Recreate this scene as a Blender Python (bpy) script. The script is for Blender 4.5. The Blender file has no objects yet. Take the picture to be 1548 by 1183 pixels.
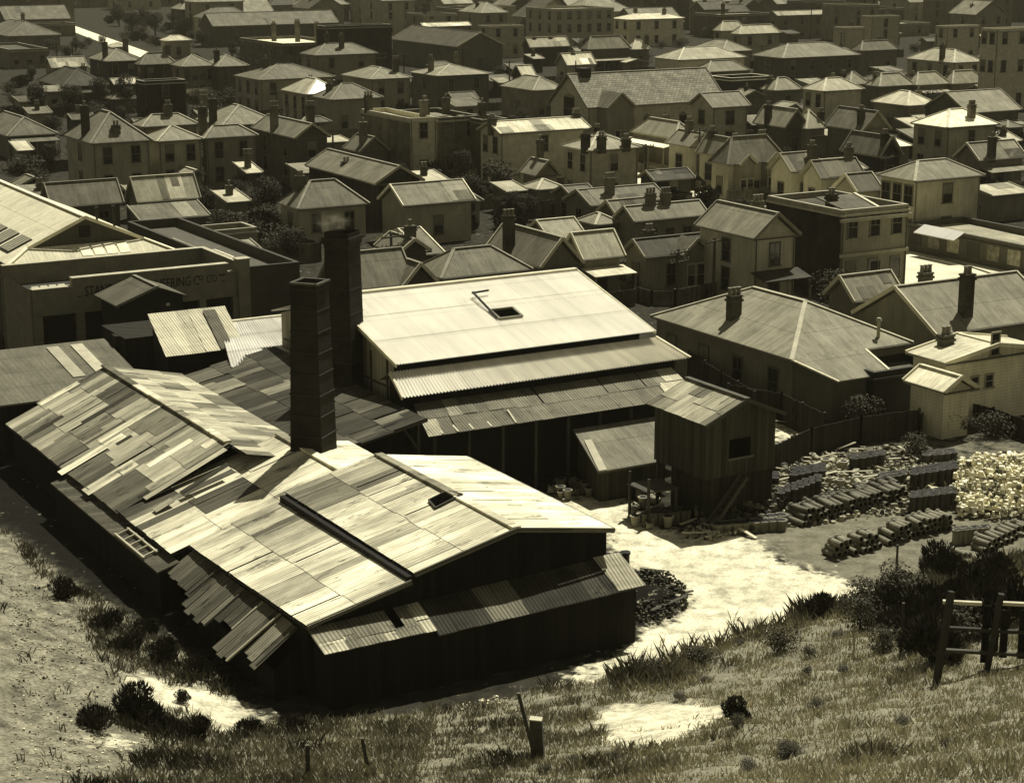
import bpy, math, random
import numpy as np
from mathutils import Vector
R=random.Random(11)
SC=bpy.context.scene; COL=SC.collection
# ------------------------------------------------------------------ camera numbers and the town grid
F=2850.;CH=30.;TP=715/F;PITCH=math.atan(TP);cp,sp=math.cos(PITCH),math.sin(PITCH)
AZ=math.atan(5026/math.hypot(F,715));A=(math.sin(AZ),math.cos(AZ));B=(-math.cos(AZ),math.sin(AZ));GA=math.pi/2-AZ
def W(a,b):return (a*A[0]+b*B[0],a*A[1]+b*B[1])
def AB(x,y):return (x*A[0]+y*A[1],x*B[0]+y*B[1])
def P(px,py,z=0.):
    u=(px-774)/F;v=(py-591.5)/F;t=(CH-z)/(sp+v*cp);return (u*t,(cp-v*sp)*t)
def G(px,py,z=0.):return AB(*P(px,py,z))
def projx(a,b,z):
    x,y=W(a,b);d=y*cp-(z-CH)*sp;return 774+F*x/d
def projy(a,b,z):
    x,y=W(a,b);d=y*cp-(z-CH)*sp;return 591.5+F*(-y*sp-(z-CH)*cp)/d
def zat(px,py,b):
    u=(px-774)/F;v=(py-591.5)/F;d=(u,cp-v*sp,-(sp+v*cp));t=b/(d[0]*B[0]+d[1]*B[1])
    return (d[0]*t*A[0]+d[1]*t*A[1],CH+d[2]*t)
# ------------------------------------------------------------------ materials
def T(g):return (g,g*.935,g*.64,1)
MATS={}
class NT:
    def __init__(s,name,rough=.8,spec=.25):
        s.m=bpy.data.materials.new(name);s.m.use_nodes=True;s.t=s.m.node_tree;s.p=s.t.nodes['Principled BSDF']
        s.p.inputs['Roughness'].default_value=rough;s.p.inputs['Specular IOR Level'].default_value=spec
    def n(s,typ,ins=None,**kw):
        x=s.t.nodes.new(typ)
        for k,v in kw.items():setattr(x,k,v)
        for k,v in (ins or {}).items():
            if hasattr(v,'is_output') :s.t.links.new(v,x.inputs[k])
            else:x.inputs[k].default_value=v
        return x
    def math(s,op,a,b=0.,c=0.):
        return s.n('ShaderNodeMath',{0:a,1:b,2:c},operation=op).outputs[0]
    def noise(s,vec,scale,detail=3,rough=.55):
        return s.n('ShaderNodeTexNoise',{'Vector':vec,'Scale':scale,'Detail':detail,'Roughness':rough}).outputs['Fac']
    def rng(s,v,a,b,c,d):
        return s.n('ShaderNodeMapRange',{0:v,1:a,2:b,3:c,4:d}).outputs[0]
    def mapv(s,vec,sc):
        return s.n('ShaderNodeMapping',{'Vector':vec,'Scale':sc}).outputs[0]
    tint=(1,.935,.64,1)
    def col(s,fac):   # grey factor -> print tint
        return s.n('ShaderNodeMix',{0:fac,6:(0,0,0,1),7:s.tint},data_type='RGBA',clamp_factor=False).outputs[2]
    def done(s,fac,bump=None,bs=.3,bd=.02):
        s.t.links.new(s.col(fac),s.p.inputs['Base Color'])
        if bump is not None:
            b=s.n('ShaderNodeBump',{'Height':bump,'Strength':bs,'Distance':bd});s.t.links.new(b.outputs[0],s.p.inputs['Normal'])
        return s.m
def cached(f):
    def g(*a,**k):
        key=(f.__name__,)+a+tuple(sorted(k.items()))
        if key not in MATS:MATS[key]=f(*a,**k)
        return MATS[key]
    return g
def jitter(n,amt):
    o=n.n('ShaderNodeObjectInfo').outputs['Random'];return n.rng(o,0,1,1-amt,1+amt)
@cached
def m_roof(g,pitch=.2,wear=.38,rough=.7):
    n=NT('corrugated_iron',rough,.06);uv=n.n('ShaderNodeUVMap').outputs[0];ob=n.n('ShaderNodeTexCoord').outputs['Object']
    st=n.noise(n.mapv(uv,(2.2,.25,1)),1.,4,.7);big=n.noise(n.mapv(ob,(.5,.5,.5)),1.,3)
    sx=n.n('ShaderNodeSeparateXYZ',{0:uv}).outputs
    w=n.math('SINE',n.math('MULTIPLY',sx[0],6.2832/pitch))
    row=n.math('LESS_THAN',n.math('FRACT',n.math('MULTIPLY',sx[1],1/2.3)),.035)
    f=n.math('MULTIPLY',n.rng(st,.25,.75,1-wear,1+wear),n.rng(big,.3,.7,1-wear*.6,1+wear*.5))
    f=n.math('MULTIPLY',f,n.rng(w,-1,1,.95,1.04));f=n.math('MULTIPLY',f,n.rng(row,0,1,1,.72))
    gr=n.rng(n.noise(n.mapv(uv,(9,2.2,1)),1.,4,.8),.3,.7,.8,1.2);rs=n.rng(n.noise(n.mapv(ob,(.7,.7,.7)),1.,6,.75),.58,.7,1,.68)
    f=n.math('MULTIPLY',n.math('MULTIPLY',f,gr),rs)
    f=n.math('MULTIPLY',n.math('MULTIPLY',f,jitter(n,.14)),g)
    return n.done(f,w,.12,.02)
@cached
def m_iron(g,wear=.08):
    n=NT('new_corrugated_iron',.5,.3);n.tint=(1,.96,.8,1);ob=n.n('ShaderNodeTexCoord').outputs['Object'];uv=n.n('ShaderNodeUVMap').outputs[0]
    big=n.noise(ob,.35,4);st=n.noise(n.mapv(uv,(1.6,.2,1)),1.,3)
    sx=n.n('ShaderNodeSeparateXYZ',{0:uv}).outputs
    nails=n.math('LESS_THAN',n.math('FRACT',n.math('MULTIPLY',sx[1],1/2.6)),.012)
    f=n.math('MULTIPLY',n.rng(big,.3,.7,1-wear,1+wear*.5),n.rng(st,.3,.7,1-wear,1+wear*.5))
    rs=n.rng(n.noise(n.mapv(uv,(1.1,.5,1)),1.,7,.75),.6,.72,1,1-wear*2.2);w=n.math('SINE',n.math('MULTIPLY',sx[0],6.2832/.17));ln=n.rng(n.math('FRACT',n.math('MULTIPLY',sx[0],1/.8)),0,.06,.86,1)
    f=n.math('MULTIPLY',n.math('MULTIPLY',n.math('MULTIPLY',f,rs),n.math('MULTIPLY',ln,n.rng(w,-1,1,.93,1.03))),n.math('MULTIPLY',n.rng(nails,0,1,1,.6),g));return n.done(f)
@cached
def m_patch(bumpy=1.,stain=1.):
    n=NT('patched_sheet_iron',.7,.06);uv=n.n('ShaderNodeUVMap').outputs[0];at=n.n('ShaderNodeVertexColor',layer_name='tone').outputs[0]
    g=n.n('ShaderNodeSeparateColor',{0:at}).outputs[0]
    st=n.noise(n.mapv(uv,(7,.4,1)),1.,6,.72);bl=n.noise(n.mapv(uv,(.5,.22,1)),1.,5,.62)
    sx=n.n('ShaderNodeSeparateXYZ',{0:uv}).outputs;w=n.math('SINE',n.math('MULTIPLY',sx[0],6.2832/.17))
    spots=n.rng(n.noise(n.mapv(uv,(3,2,1)),1.,2),.68,.74,1,.55)
    sm=n.math('FRACT',n.math('ADD',n.math('MULTIPLY',sx[0],1/.68),n.math('MULTIPLY',bl,.12)));sl=n.rng(sm,0,.075,.5,1)
    ob=n.n('ShaderNodeTexCoord').outputs['Object'];st2=n.rng(n.noise(n.mapv(ob,(.16,.75,.16)),1.,6,.68),.4,.6,1-.42*stain,1.04)
    rust=n.rng(n.noise(n.mapv(ob,(.5,1.3,.5)),1.,7,.75),.57,.64,1,1-.62*stain)
    f=n.math('MULTIPLY',n.math('MULTIPLY',n.rng(st,.28,.72,.72,1.14),n.rng(bl,.3,.52,1-.35*stain,1.05)),sl)
    f=n.math('MULTIPLY',n.math('MULTIPLY',n.math('MULTIPLY',f,spots),n.rng(w,-1,1,.7,1.12)),n.math('MULTIPLY',n.math('MULTIPLY',st2,rust),1.38))
    return n.done(n.math('MULTIPLY',f,g),w,.5*bumpy,.03)
@cached
def m_board(g,lap=.2):
    n=NT('weatherboard',.75);tc=n.n('ShaderNodeTexCoord').outputs['Object'];z=n.n('ShaderNodeSeparateXYZ',{0:tc}).outputs[2]
    fr=n.math('FRACT',n.math('MULTIPLY',z,1/lap));ln=n.rng(fr,0,.16,.55,1)
    d=n.noise(n.mapv(tc,(.8,.8,.5)),1.,4);s=n.noise(n.mapv(tc,(6,6,.4)),1.,3)
    f=n.math('MULTIPLY',n.math('MULTIPLY',ln,n.rng(d,.3,.7,.75,1.12)),n.rng(s,.3,.7,.85,1.1))
    return n.done(n.math('MULTIPLY',n.math('MULTIPLY',f,jitter(n,.1)),g),fr,.35,.02)
@cached
def m_plank(g,wid=.22):
    n=NT('rough_planks',.9,.1);tc=n.n('ShaderNodeTexCoord').outputs['Object'];x=n.n('ShaderNodeSeparateXYZ',{0:tc}).outputs
    u=n.math('MULTIPLY',n.math('ADD',x[0],x[1]),1/wid);fr=n.math('FRACT',u);ln=n.rng(fr,0,.14,.35,1)
    per=n.n('ShaderNodeTexWhiteNoise',{'W':n.math('FLOOR',u)},noise_dimensions='1D').outputs[0]
    s=n.noise(n.mapv(tc,(9,9,.6)),1.,3)
    f=n.math('MULTIPLY',n.math('MULTIPLY',ln,n.rng(per,0,1,.6,1.25)),n.rng(s,.3,.7,.7,1.2))
    return n.done(n.math('MULTIPLY',f,g),fr,.4,.02)
@cached
def m_brick(g,s=1.):
    n=NT('brickwork',.9,.1);tc=n.n('ShaderNodeTexCoord').outputs['Object'];x=n.n('ShaderNodeSeparateXYZ',{0:tc}).outputs
    v=n.n('ShaderNodeCombineXYZ',{0:n.math('ADD',x[0],x[1]),1:x[2]}).outputs[0]
    b=n.n('ShaderNodeTexBrick',{'Vector':v,'Color1':(1,1,1,1),'Color2':(.7,.7,.7,1),'Mortar':(1.3,1.3,1.3,1),'Scale':1/s,'Mortar Size':.012,'Brick Width':.32,'Row Height':.12})
    d=n.noise(tc,.7,5);sv=n.n('ShaderNodeSeparateColor',{0:b.outputs[0]}).outputs[0]
    f=n.math('MULTIPLY',sv,n.rng(d,.3,.7,.5,1.35));return n.done(n.math('MULTIPLY',f,g),b.outputs['Fac'],-.3,.02)
@cached
def m_tile(g):
    n=NT('tiled_roof',.8,.15);uv=n.n('ShaderNodeUVMap').outputs[0]
    b=n.n('ShaderNodeTexBrick',{'Vector':uv,'Color1':(1,1,1,1),'Color2':(.6,.6,.6,1),'Mortar':(.35,.35,.35,1),'Scale':1.,'Mortar Size':.045,'Brick Width':.62,'Row Height':.4})
    d=n.noise(n.mapv(uv,(1,1,1)),.6,4);f=n.math('MULTIPLY',n.n('ShaderNodeSeparateColor',{0:b.outputs[0]}).outputs[0],n.rng(d,.3,.7,.7,1.2))
    return n.done(n.math('MULTIPLY',f,g),b.outputs['Fac'],-.4,.05)
@cached
def m_plain(g,rough=.8,var=.18,sc=1.5):
    n=NT('weathered_surface',rough);tc=n.n('ShaderNodeTexCoord').outputs['Object'];d=n.noise(tc,sc,5)
    return n.done(n.math('MULTIPLY',n.rng(d,.3,.7,1-var,1+var),g),d,.15,.02)
@cached
def m_dark():
    n=NT('dark_void',1.,0.);n.p.inputs['Base Color'].default_value=T(.002);return n.m
@cached
def m_leaf(g):
    n=NT('leaves',.85,.05);at=n.n('ShaderNodeVertexColor',layer_name='tone').outputs[0]
    f=n.n('ShaderNodeSeparateColor',{0:at}).outputs[0];return n.done(n.math('MULTIPLY',f,g))
@cached
def m_glass():
    n=NT('window_glass',.12,.5);n.p.inputs['Base Color'].default_value=T(.012);return n.m
# ------------------------------------------------------------------ mesh builder
class MB:
    def __init__(s):s.v=[];s.f=[];s.m=[];s.uv=[];s.t=[]
    def face(s,pts,m=0,uv=None,tone=None):
        i=len(s.v);s.v.extend(pts);s.f.append(tuple(range(i,i+len(pts))));s.m.append(m);s.uv.append(uv or [(0,0)]*len(pts));s.t.append(tone)
    def box(s,x0,y0,z0,x1,y1,z1,m=0,tone=None):
        s.hexa([(x0,y0),(x1,y0),(x1,y1),(x0,y1)],z0,z1,m,tone)
    def hexa(s,q,z0,z1,m=0,tone=None,q2=None):
        q2=q2 or q;n=len(q);lo=[(x,y,z0) for x,y in q];hi=[(x,y,z1) for x,y in q2]
        s.face(hi,m,[(x,y) for x,y in q2],tone);s.face(lo[::-1],m,None,tone)
        for i in range(n):
            j=(i+1)%n;s.face([lo[i],lo[j],hi[j],hi[i]],m,None,tone)
    def slab(s,pts,th=.1,m=0,m2=None,eave=None,tone=None,uv0=(0,0)):
        # sloping sheet: upper face pts (counter-clockwise seen from above), first edge = eave; uv in metres along / up the slope
        p=[Vector(q) for q in pts];u=(p[1]-p[0]).normalized();nrm=None
        for i in range(2,len(p)):
            nrm=u.cross(p[i]-p[0])
            if nrm.length>1e-6:break
        nrm.normalize();w=nrm.cross(u)
        uv=[((q-p[0]).dot(u)+uv0[0],(q-p[0]).dot(w)+uv0[1]) for q in p]
        s.face([tuple(q) for q in p],m,uv,tone);d=[q-Vector((0,0,th)) for q in p];m2=m if m2 is None else m2
        s.face([tuple(q) for q in d[::-1]],m2,None,tone);n=len(p)
        for i in range(n):
            j=(i+1)%n;s.face([tuple(d[i]),tuple(d[j]),tuple(p[j]),tuple(p[i])],m2,None,tone)
    def bar(s,p,q,w=.1,h=None,m=0,tone=None):
        p,q=Vector(p),Vector(q);h=h or w;d=q-p;u=d.cross(Vector((0,0,1)))
        if u.length<1e-5:u=Vector((1,0,0))
        u.normalize();n=u.cross(d).normalized();u=u*w/2;n=n*h/2
        a=[p-u-n,p+u-n,p+u+n,p-u+n];b=[x+d for x in a]
        s.face([tuple(x) for x in a],m,None,tone);s.face([tuple(x) for x in b[::-1]],m,None,tone)
        for i in range(4):
            j=(i+1)%4;s.face([tuple(a[j]),tuple(a[i]),tuple(b[i]),tuple(b[j])],m,None,tone)
    def tube(s,p,q,r0,r1=None,n=8,m=0,caps=True,tone=None):
        p,q=Vector(p),Vector(q);r1=r0 if r1 is None else r1;d=(q-p).normalized();u=d.cross(Vector((0,0,1)))
        if u.length<1e-3:u=Vector((1,0,0))
        u.normalize();w=d.cross(u);c=[(math.cos(6.28319*i/n),math.sin(6.28319*i/n)) for i in range(n)]
        a=[tuple(p+u*x*r0+w*y*r0) for x,y in c];b=[tuple(q+u*x*r1+w*y*r1) for x,y in c]
        for i in range(n):
            j=(i+1)%n;s.face([a[i],a[j],b[j],b[i]],m,None,tone)
        if caps:s.face(a[::-1],m,None,tone);s.face(b,m,None,tone)
    def build(s,name,mats,parent=None,org=None,smooth=False):
        me=bpy.data.meshes.new(name);v=s.v
        if org is not None:v=[(x-org[0],y-org[1],z-(org[2] if len(org)>2 else 0)) for x,y,z in v]
        me.from_pydata([tuple(q) for q in v],[],s.f)
        mats=mats if isinstance(mats,(list,tuple)) else [mats]
        for x in mats:me.materials.append(x)
        me.polygons.foreach_set('material_index',[min(k,len(mats)-1) for k in s.m])
        ul=me.uv_layers.new(name='UVMap');ul.data.foreach_set('uv',[c for f in s.uv for q in f for c in q])
        if any(t is not None for t in s.t):
            ca=me.color_attributes.new('tone','FLOAT_COLOR','CORNER');buf=[]
            for f,t in zip(s.f,s.t):
                t=.5 if t is None else t;buf.extend([t,t,t,1.]*len(f))
            ca.data.foreach_set('color',buf)
        if smooth:me.polygons.foreach_set('use_smooth',[True]*len(s.f))
        me.update();return link(name,me,parent)
def link(name,me,parent=None):
    o=bpy.data.objects.new(name,me);COL.objects.link(o);o.parent=parent;return o
def tag(o,label,cat,group=None):
    o['label']=label;o['category']=cat
    if group:o['group']=group
    return o
LAB={}
def thing(name,label,cat,a=0,b=0,z=0,group=None,rot=GA,xy=None):
    o=bpy.data.objects.new(name,None);COL.objects.link(o);o.empty_display_size=.3
    x,y=xy or W(a,b);o.location=(x,y,z);o.rotation_euler=(0,0,rot);LAB[label]=LAB.get(label,0)+1
    return tag(o,label,cat,group)
def dup(src,loc,rz=0,label=None,group=None,scale=None,rot=None):
    c=src.copy();COL.objects.link(c);c.location=loc;c.rotation_euler=rot or (0,0,rz)
    if scale:c.scale=scale if isinstance(scale,tuple) else (scale,)*3
    if label:c['label']=label
    if group:c['group']=group
    for ch in src.children:
        k=ch.copy();COL.objects.link(k);k.parent=c
        for g in ch.children:
            h=g.copy();COL.objects.link(h);h.parent=k
    return c
# ------------------------------------------------------------------ terrain
TOE_PX=[(-260,760),(-60,775),(20,800),(110,872),(200,925),(330,1012),(400,1088),(470,1085),(600,1075),(760,1050),(880,1024),(990,968),(1120,928),(1250,902),(1340,880),(1440,850),(1560,830),(1800,800)]
TOE=np.array([P(*q) for q in TOE_PX])
def hill(x,y):
    x=np.asarray(x,float);y=np.asarray(y,float);yt=np.interp(x,TOE[:,0],TOE[:,1])
    d=np.full(x.shape,1e9)
    for i in range(len(TOE)-1):
        p,q=TOE[i],TOE[i+1];e=q-p;t=np.clip(((x-p[0])*e[0]+(y-p[1])*e[1])/(e@e),0,1)
        d=np.minimum(d,np.hypot(x-p[0]-t*e[0],y-p[1]-t*e[1]))
    d=np.where(y<yt,d,0.);d=np.where(y<0,d*.2+np.minimum(d,66)*.8,d)
    dc=np.minimum(d,31.);z=.27*dc*dc/(dc+1.2)+.0026*dc**2+.2*np.clip(d-31.,0,45)
    b=np.sin(x*.7+1.3*np.sin(y*.45))*np.sin(y*.83+.9*np.sin(x*.5))*.5+.5*np.sin(x*1.9+y*1.1)*np.sin(y*2.3-x*.6)
    return z+b*.16*np.clip(d/2.5,0,1)
def Pt(px,py):
    u=(px-774)/F;v=(py-591.5)/F;d=(u,cp-v*sp,-(sp+v*cp));t0,t1=20.,CH/-d[2]
    for t in np.linspace(35,t1,160):
        if CH+d[2]*t<float(hill(d[0]*t,d[1]*t)):t1=t;break
        t0=t
    for _ in range(25):
        t=(t0+t1)/2
        if CH+d[2]*t>float(hill(d[0]*t,d[1]*t)):t0=t
        else:t1=t
    return (d[0]*t1,d[1]*t1,float(hill(d[0]*t1,d[1]*t1)))
def inpoly(x,y,poly):
    r=np.zeros(x.shape,bool);n=len(poly)
    for i in range(n):
        (x0,y0),(x1,y1)=poly[i],poly[(i+1)%n]
        if y0==y1:continue
        r^=((y0>y)!=(y1>y))&(x<(x1-x0)*(y-y0)/(y1-y0)+x0)
    return r
CLAY=[[(760,740),(850,752),(940,745),(965,795),(1050,806),(1140,812),(1180,850),(1260,872),(1335,892),(1320,912),(1240,918),(1190,942),(1130,962),(1060,985),(990,1008),(930,1016),(870,1034),(820,1040),(900,1000),(950,985),(965,955),(1040,925),(1035,890),(1000,868),(930,850),(915,800),(800,770)],
 [(895,1068),(1000,1060),(1098,1066),(1095,1086),(1040,1112),(960,1138),(915,1112)],
 [(176,1022),(215,1016),(262,1040),(300,1034),(350,1058),(412,1092),(360,1110),(330,1108),(290,1078),(240,1072)],
 [(140,1115),(200,1112),(205,1130),(150,1130)],[(1155,610),(1250,640),(1235,668),(1160,680)],[(1330,600),(1372,612),(1372,640),(1325,628)]]
DIRT=[[(-80,800),(14,812),(58,872),(110,922),(142,985),(182,1040),(170,1090),(245,1130),(190,1165),(80,1200),(-80,1260)],[(60,870),(100,890),(135,925),(100,930)]]
YARD=[[(1100,800),(1180,770),(1340,750),(1700,700),(1700,838),(1440,856),(1345,892),(1262,876),(1190,850),(1130,818)]]
PAD=[[(1085,700),(1330,665),(1560,640),(1600,750),(1340,765),(1170,800),(1085,790)]]
ASH=[[(-80,690),(60,690),(290,880),(395,1010),(405,1080),(325,1005),(200,922),(110,868),(20,796),(-80,770)],[(925,885),(965,862),(1010,868),(1045,900),(1040,925),(985,950),(955,945)]]  # kiln's shade put into the ground colour, then the real ash mound
def wpoly(px):return [Pt(*q)[:2] for q in px]
CLAYW=[wpoly(q) for q in CLAY];DIRTW=[wpoly(q) for q in DIRT];YARDW=[wpoly(q) for q in YARD];ASH_SHADEW=[wpoly(q) for q in ASH];PADW=[wpoly(q) for q in PAD]
def axis(lo,hi,step,far):
    c=list(np.arange(lo,hi+1e-6,step));s=step;k=hi
    while k<far[1]:s*=1.35;k+=s;c.append(k)
    s=step;k=lo;pre=[]
    while k>far[0]:s*=1.35;k-=s;pre.append(k)
    return np.array(pre[::-1]+c)
def build_ground():
    xs=axis(-34,38,.33,(-1500,1500));ys=axis(48,104,.33,(-60,3000));X,Y=np.meshgrid(xs,ys);Z=hill(X,Y)
    Z+=np.where((Y<104)&(X>-34)&(X<38),.03*np.sin(X*3.1+Y*1.7)*np.sin(Y*2.9-X),0)
    mound=np.array(Pt(985,905)[:2]);dm=np.hypot(X-mound[0],Y-mound[1]);Z+=.55*np.exp(-(dm/1.3)**2)
    nx,ny=len(xs),len(ys);v=np.stack([X.ravel(),Y.ravel(),Z.ravel()],1)
    i=(np.arange(ny-1)[:,None]*nx+np.arange(nx-1)[None,:]).ravel();f=np.stack([i,i+1,i+nx+1,i+nx],1)
    me=bpy.data.meshes.new('ground');me.from_pydata(v.tolist(),[],f.tolist())
    def w(ps):
        r=np.zeros(X.shape,bool)
        for q in ps:r|=inpoly(X,Y,q)
        r=r.astype(float)
        for _ in range(7):
            r[1:-1]=(r[:-2]+2*r[1:-1]+r[2:])/4;r[:,1:-1]=(r[:,:-2]+2*r[:,1:-1]+r[:,2:])/4
        return r.ravel()
    near=(hill(X,Y)>.02).astype(float).ravel()
    for nm,q in (('clay',w(CLAYW)),('dirt',w(DIRTW)),('yard',w(YARDW)),('hillside',near),('pad',w(PADW)),('ash',w(ASH_SHADEW))):  # the ash mask also carries the shade painted beside the kiln
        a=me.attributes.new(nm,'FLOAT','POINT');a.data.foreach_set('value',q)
    me.polygons.foreach_set('use_smooth',[True]*len(f))
    n=NT('ground',.95,.05);tc=n.n('ShaderNodeTexCoord').outputs['Object']
    at=lambda k:n.n('ShaderNodeAttribute',attribute_name=k).outputs['Fac']
    e=n.noise(tc,1.6,5,.65);e2=n.noise(tc,.35,4)
    def mask(k):return n.rng(n.math('ADD',at(k),n.math('MULTIPLY',n.math('SUBTRACT',e,.5),2.2)),.3,.7,0,1)
    fine=n.noise(tc,7.,5,.7);mid=n.noise(tc,1.1,5,.6);vor=n.n('ShaderNodeTexVoronoi',{'Vector':tc,'Scale':4.5}).outputs['Distance']
    town=n.math('MULTIPLY',n.rng(mid,.3,.7,.016,.05),n.rng(fine,.3,.7,.7,1.2))
    grs=n.math('MULTIPLY',n.rng(mid,.3,.7,.13,.27),n.rng(fine,.3,.7,.6,1.3))
    clay=n.math('MULTIPLY',n.rng(e2,.35,.65,.52,.78),n.math('MULTIPLY',n.rng(fine,.25,.55,.5,1.1),n.rng(mid,.32,.55,.55,1.06)))
    dirt=n.math('MULTIPLY',n.rng(mid,.32,.68,.09,.3),n.math('MULTIPLY',n.rng(fine,.3,.65,.38,1.2),n.rng(vor,.05,.5,.75,1.15)))
    yard=n.math('MULTIPLY',n.rng(mid,.3,.7,.1,.23),n.rng(fine,.3,.7,.7,1.25))
    pad=n.math('MULTIPLY',n.rng(mid,.35,.65,.02,.2),n.rng(fine,.3,.7,.4,1.5))
    def mix(a,b,k):return n.n('ShaderNodeMix',{0:k,2:a,3:b}).outputs[0]
    f=mix(town,grs,at('hillside'));f=mix(f,pad,mask('pad'));f=mix(f,n.math('MULTIPLY',fine,.02),mask('ash'));f=mix(f,yard,mask('yard'));f=mix(f,dirt,mask('dirt'));f=mix(f,clay,mask('clay'))  # ash tone also blackens the ground strip as painted kiln shade
    me.materials.append(n.done(f,fine,.55,.1))
    o=link('ground',me);o['kind']='structure'
build_ground()
STREETS=[]
def street(name,px,wid,z,g):
    mb=MB();p=[Vector(P(*q)) for q in px]
    for q,r in zip(p,p[1:]):
        d=(r-q).normalized();nn=Vector((-d.y,d.x))*wid/2
        STREETS.append([(q.x+nn.x,q.y+nn.y),(q.x-nn.x,q.y-nn.y),(r.x-nn.x,r.y-nn.y),(r.x+nn.x,r.y+nn.y)]);mb.face([(q.x+nn.x,q.y+nn.y,z),(q.x-nn.x,q.y-nn.y,z),(r.x-nn.x,r.y-nn.y,z),(r.x+nn.x,r.y+nn.y,z)])
    o=mb.build(name,m_plain(g,.9,.2,.4));o['kind']='structure';return o
street('street',[(930,246),(985,266),(1090,299),(1250,352),(1460,428),(1760,535)],11,.02,.62)
street('footpath',[(960,240),(1010,258),(1110,286),(1262,332),(1470,398),(1760,492)],2.6,.14,.55)
street('road',[(20,2),(78,31),(142,55),(208,79),(262,100)],4.5,.02,.75)
# ------------------------------------------------------------------ windows shared by all houses
WIN={}
def window(parent,x,y,z,face,w=.95,h=1.75,trim=.3,pane=True,arch=False):
    k=(w,h,trim,arch,R.random()<.35)
    if k not in WIN:
        m=MB();t=.09;hw=w/2
        m.box(-hw-t,-.07,0,-hw,.0,h);m.box(hw,-.07,0,hw+t,.0,h);m.box(-hw-t,-.09,h,hw+t,.0,h+.12);m.box(-hw-.16,-.14,-.09,hw+.16,0,0)
        m.box(-hw,-.05,h*.5-.03,hw,-.012,h*.5+.03)
        if w>.8 and not arch:m.box(-.02,-.045,h*.53,.02,-.012,h)
        if arch:m.hexa([(-hw-t,-.07),(hw+t,-.07),(hw+t,0),(-hw-t,0)],h+.12,h+.5,0,None,[(-.1,-.07),(.1,-.07),(.1,0),(-.1,0)])
        p=MB();bl=R.uniform(.4,.62)*h if k[4] else h-.02;p.box(-hw,-.03,0,hw,.0,bl);p.box(-hw,-.028,bl+.002,hw,.0,h,1)
        wo=m.build('window',m_plain(trim));po=p.build('pane',[m_glass(),m_plain(.16)])
        WIN[k]=(wo.data,po.data)
        for o in (wo,po):bpy.data.objects.remove(o)
    f=link('window',WIN[k][0],parent);f.location=(x,y,z);f.rotation_euler=(0,0,{'f':0,'l':-math.pi/2,'r':math.pi/2}[face])
    p=link('pane',WIN[k][1],f);return f
def chimney_part(parent,x,y,z0,z1,w=.75,d=.55,g=.16,pots=2):
    m=MB();m.box(x-w/2,y-d/2,z0,x+w/2,y+d/2,z1);m.box(x-w/2-.08,y-d/2-.08,z1-.3,x+w/2+.08,y+d/2+.08,z1-.14);m.box(x-w/2-.05,y-d/2-.05,z1,x+w/2+.05,y+d/2+.05,z1+.12)
    c=m.build('chimney',m_brick(g),parent)
    for i in range(pots):
        q=MB();px=x+(i-(pots-1)/2)*.36;q.tube((px,y,z1+.1),(px,y,z1+.55),.15,.12,8);q.tube((px,y,z1+.55),(px,y,z1+.63),.16,.16,8);q.build('chimney_pot',m_plain(.2),c)
    return c
def gutter_mesh(parent,pts,g):
    m=MB()
    for p,q in zip(pts,pts[1:]):m.bar(p,q,.11,.12)
    return m.build('gutter',m_plain(g),parent)
# ------------------------------------------------------------------ roofs over a rectangle x 0..L, y 0..D, eaves at h
def roof_polys(t,L,D,h,r):
    c=lambda *q:list(q)
    if t=='H':
        k=min(L,D)/2
        if L>=D:p,q=(k,D/2,h+r),(L-k,D/2,h+r)
        else:p,q=(L/2,k,h+r),(L/2,D-k,h+r)
        a,b,cc,d=(0,0,h),(L,0,h),(L,D,h),(0,D,h)
        if L>=D:ps=[c(a,b,q,p),c(b,cc,q),c(cc,d,p,q),c(d,a,p)];hip=[(a,p),(b,q),(cc,q),(d,p),(p,q)]
        else:ps=[c(a,b,p),c(b,cc,q,p),c(cc,d,q),c(d,a,p,q)];hip=[(a,p),(b,p),(cc,q),(d,q),(p,q)]
        return ps,hip,[]
    if t=='A':
        p,q=(0,D/2,h+r),(L,D/2,h+r);return [c((0,0,h),(L,0,h),q,p),c((L,D,h),(0,D,h),p,q)],[(p,q)],[((0,0,h),p),((0,D,h),p),((L,0,h),q),((L,D,h),q)]
    if t=='B':
        p,q=(L/2,0,h+r),(L/2,D,h+r);return [c((0,D,h),(0,0,h),p,q),c((L,0,h),(L,D,h),q,p)],[(p,q)],[((0,0,h),p),((L,0,h),p),((0,D,h),q),((L,D,h),q)]
    if t=='M':return [c((0,0,h),(L,0,h),(L,D,h+r),(0,D,h+r))],[],[((0,0,h),(0,D,h+r)),((L,0,h),(L,D,h+r))]
    if t=='N':return [c((L,D,h),(0,D,h),(0,0,h+r),(L,0,h+r))],[],[]
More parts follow.
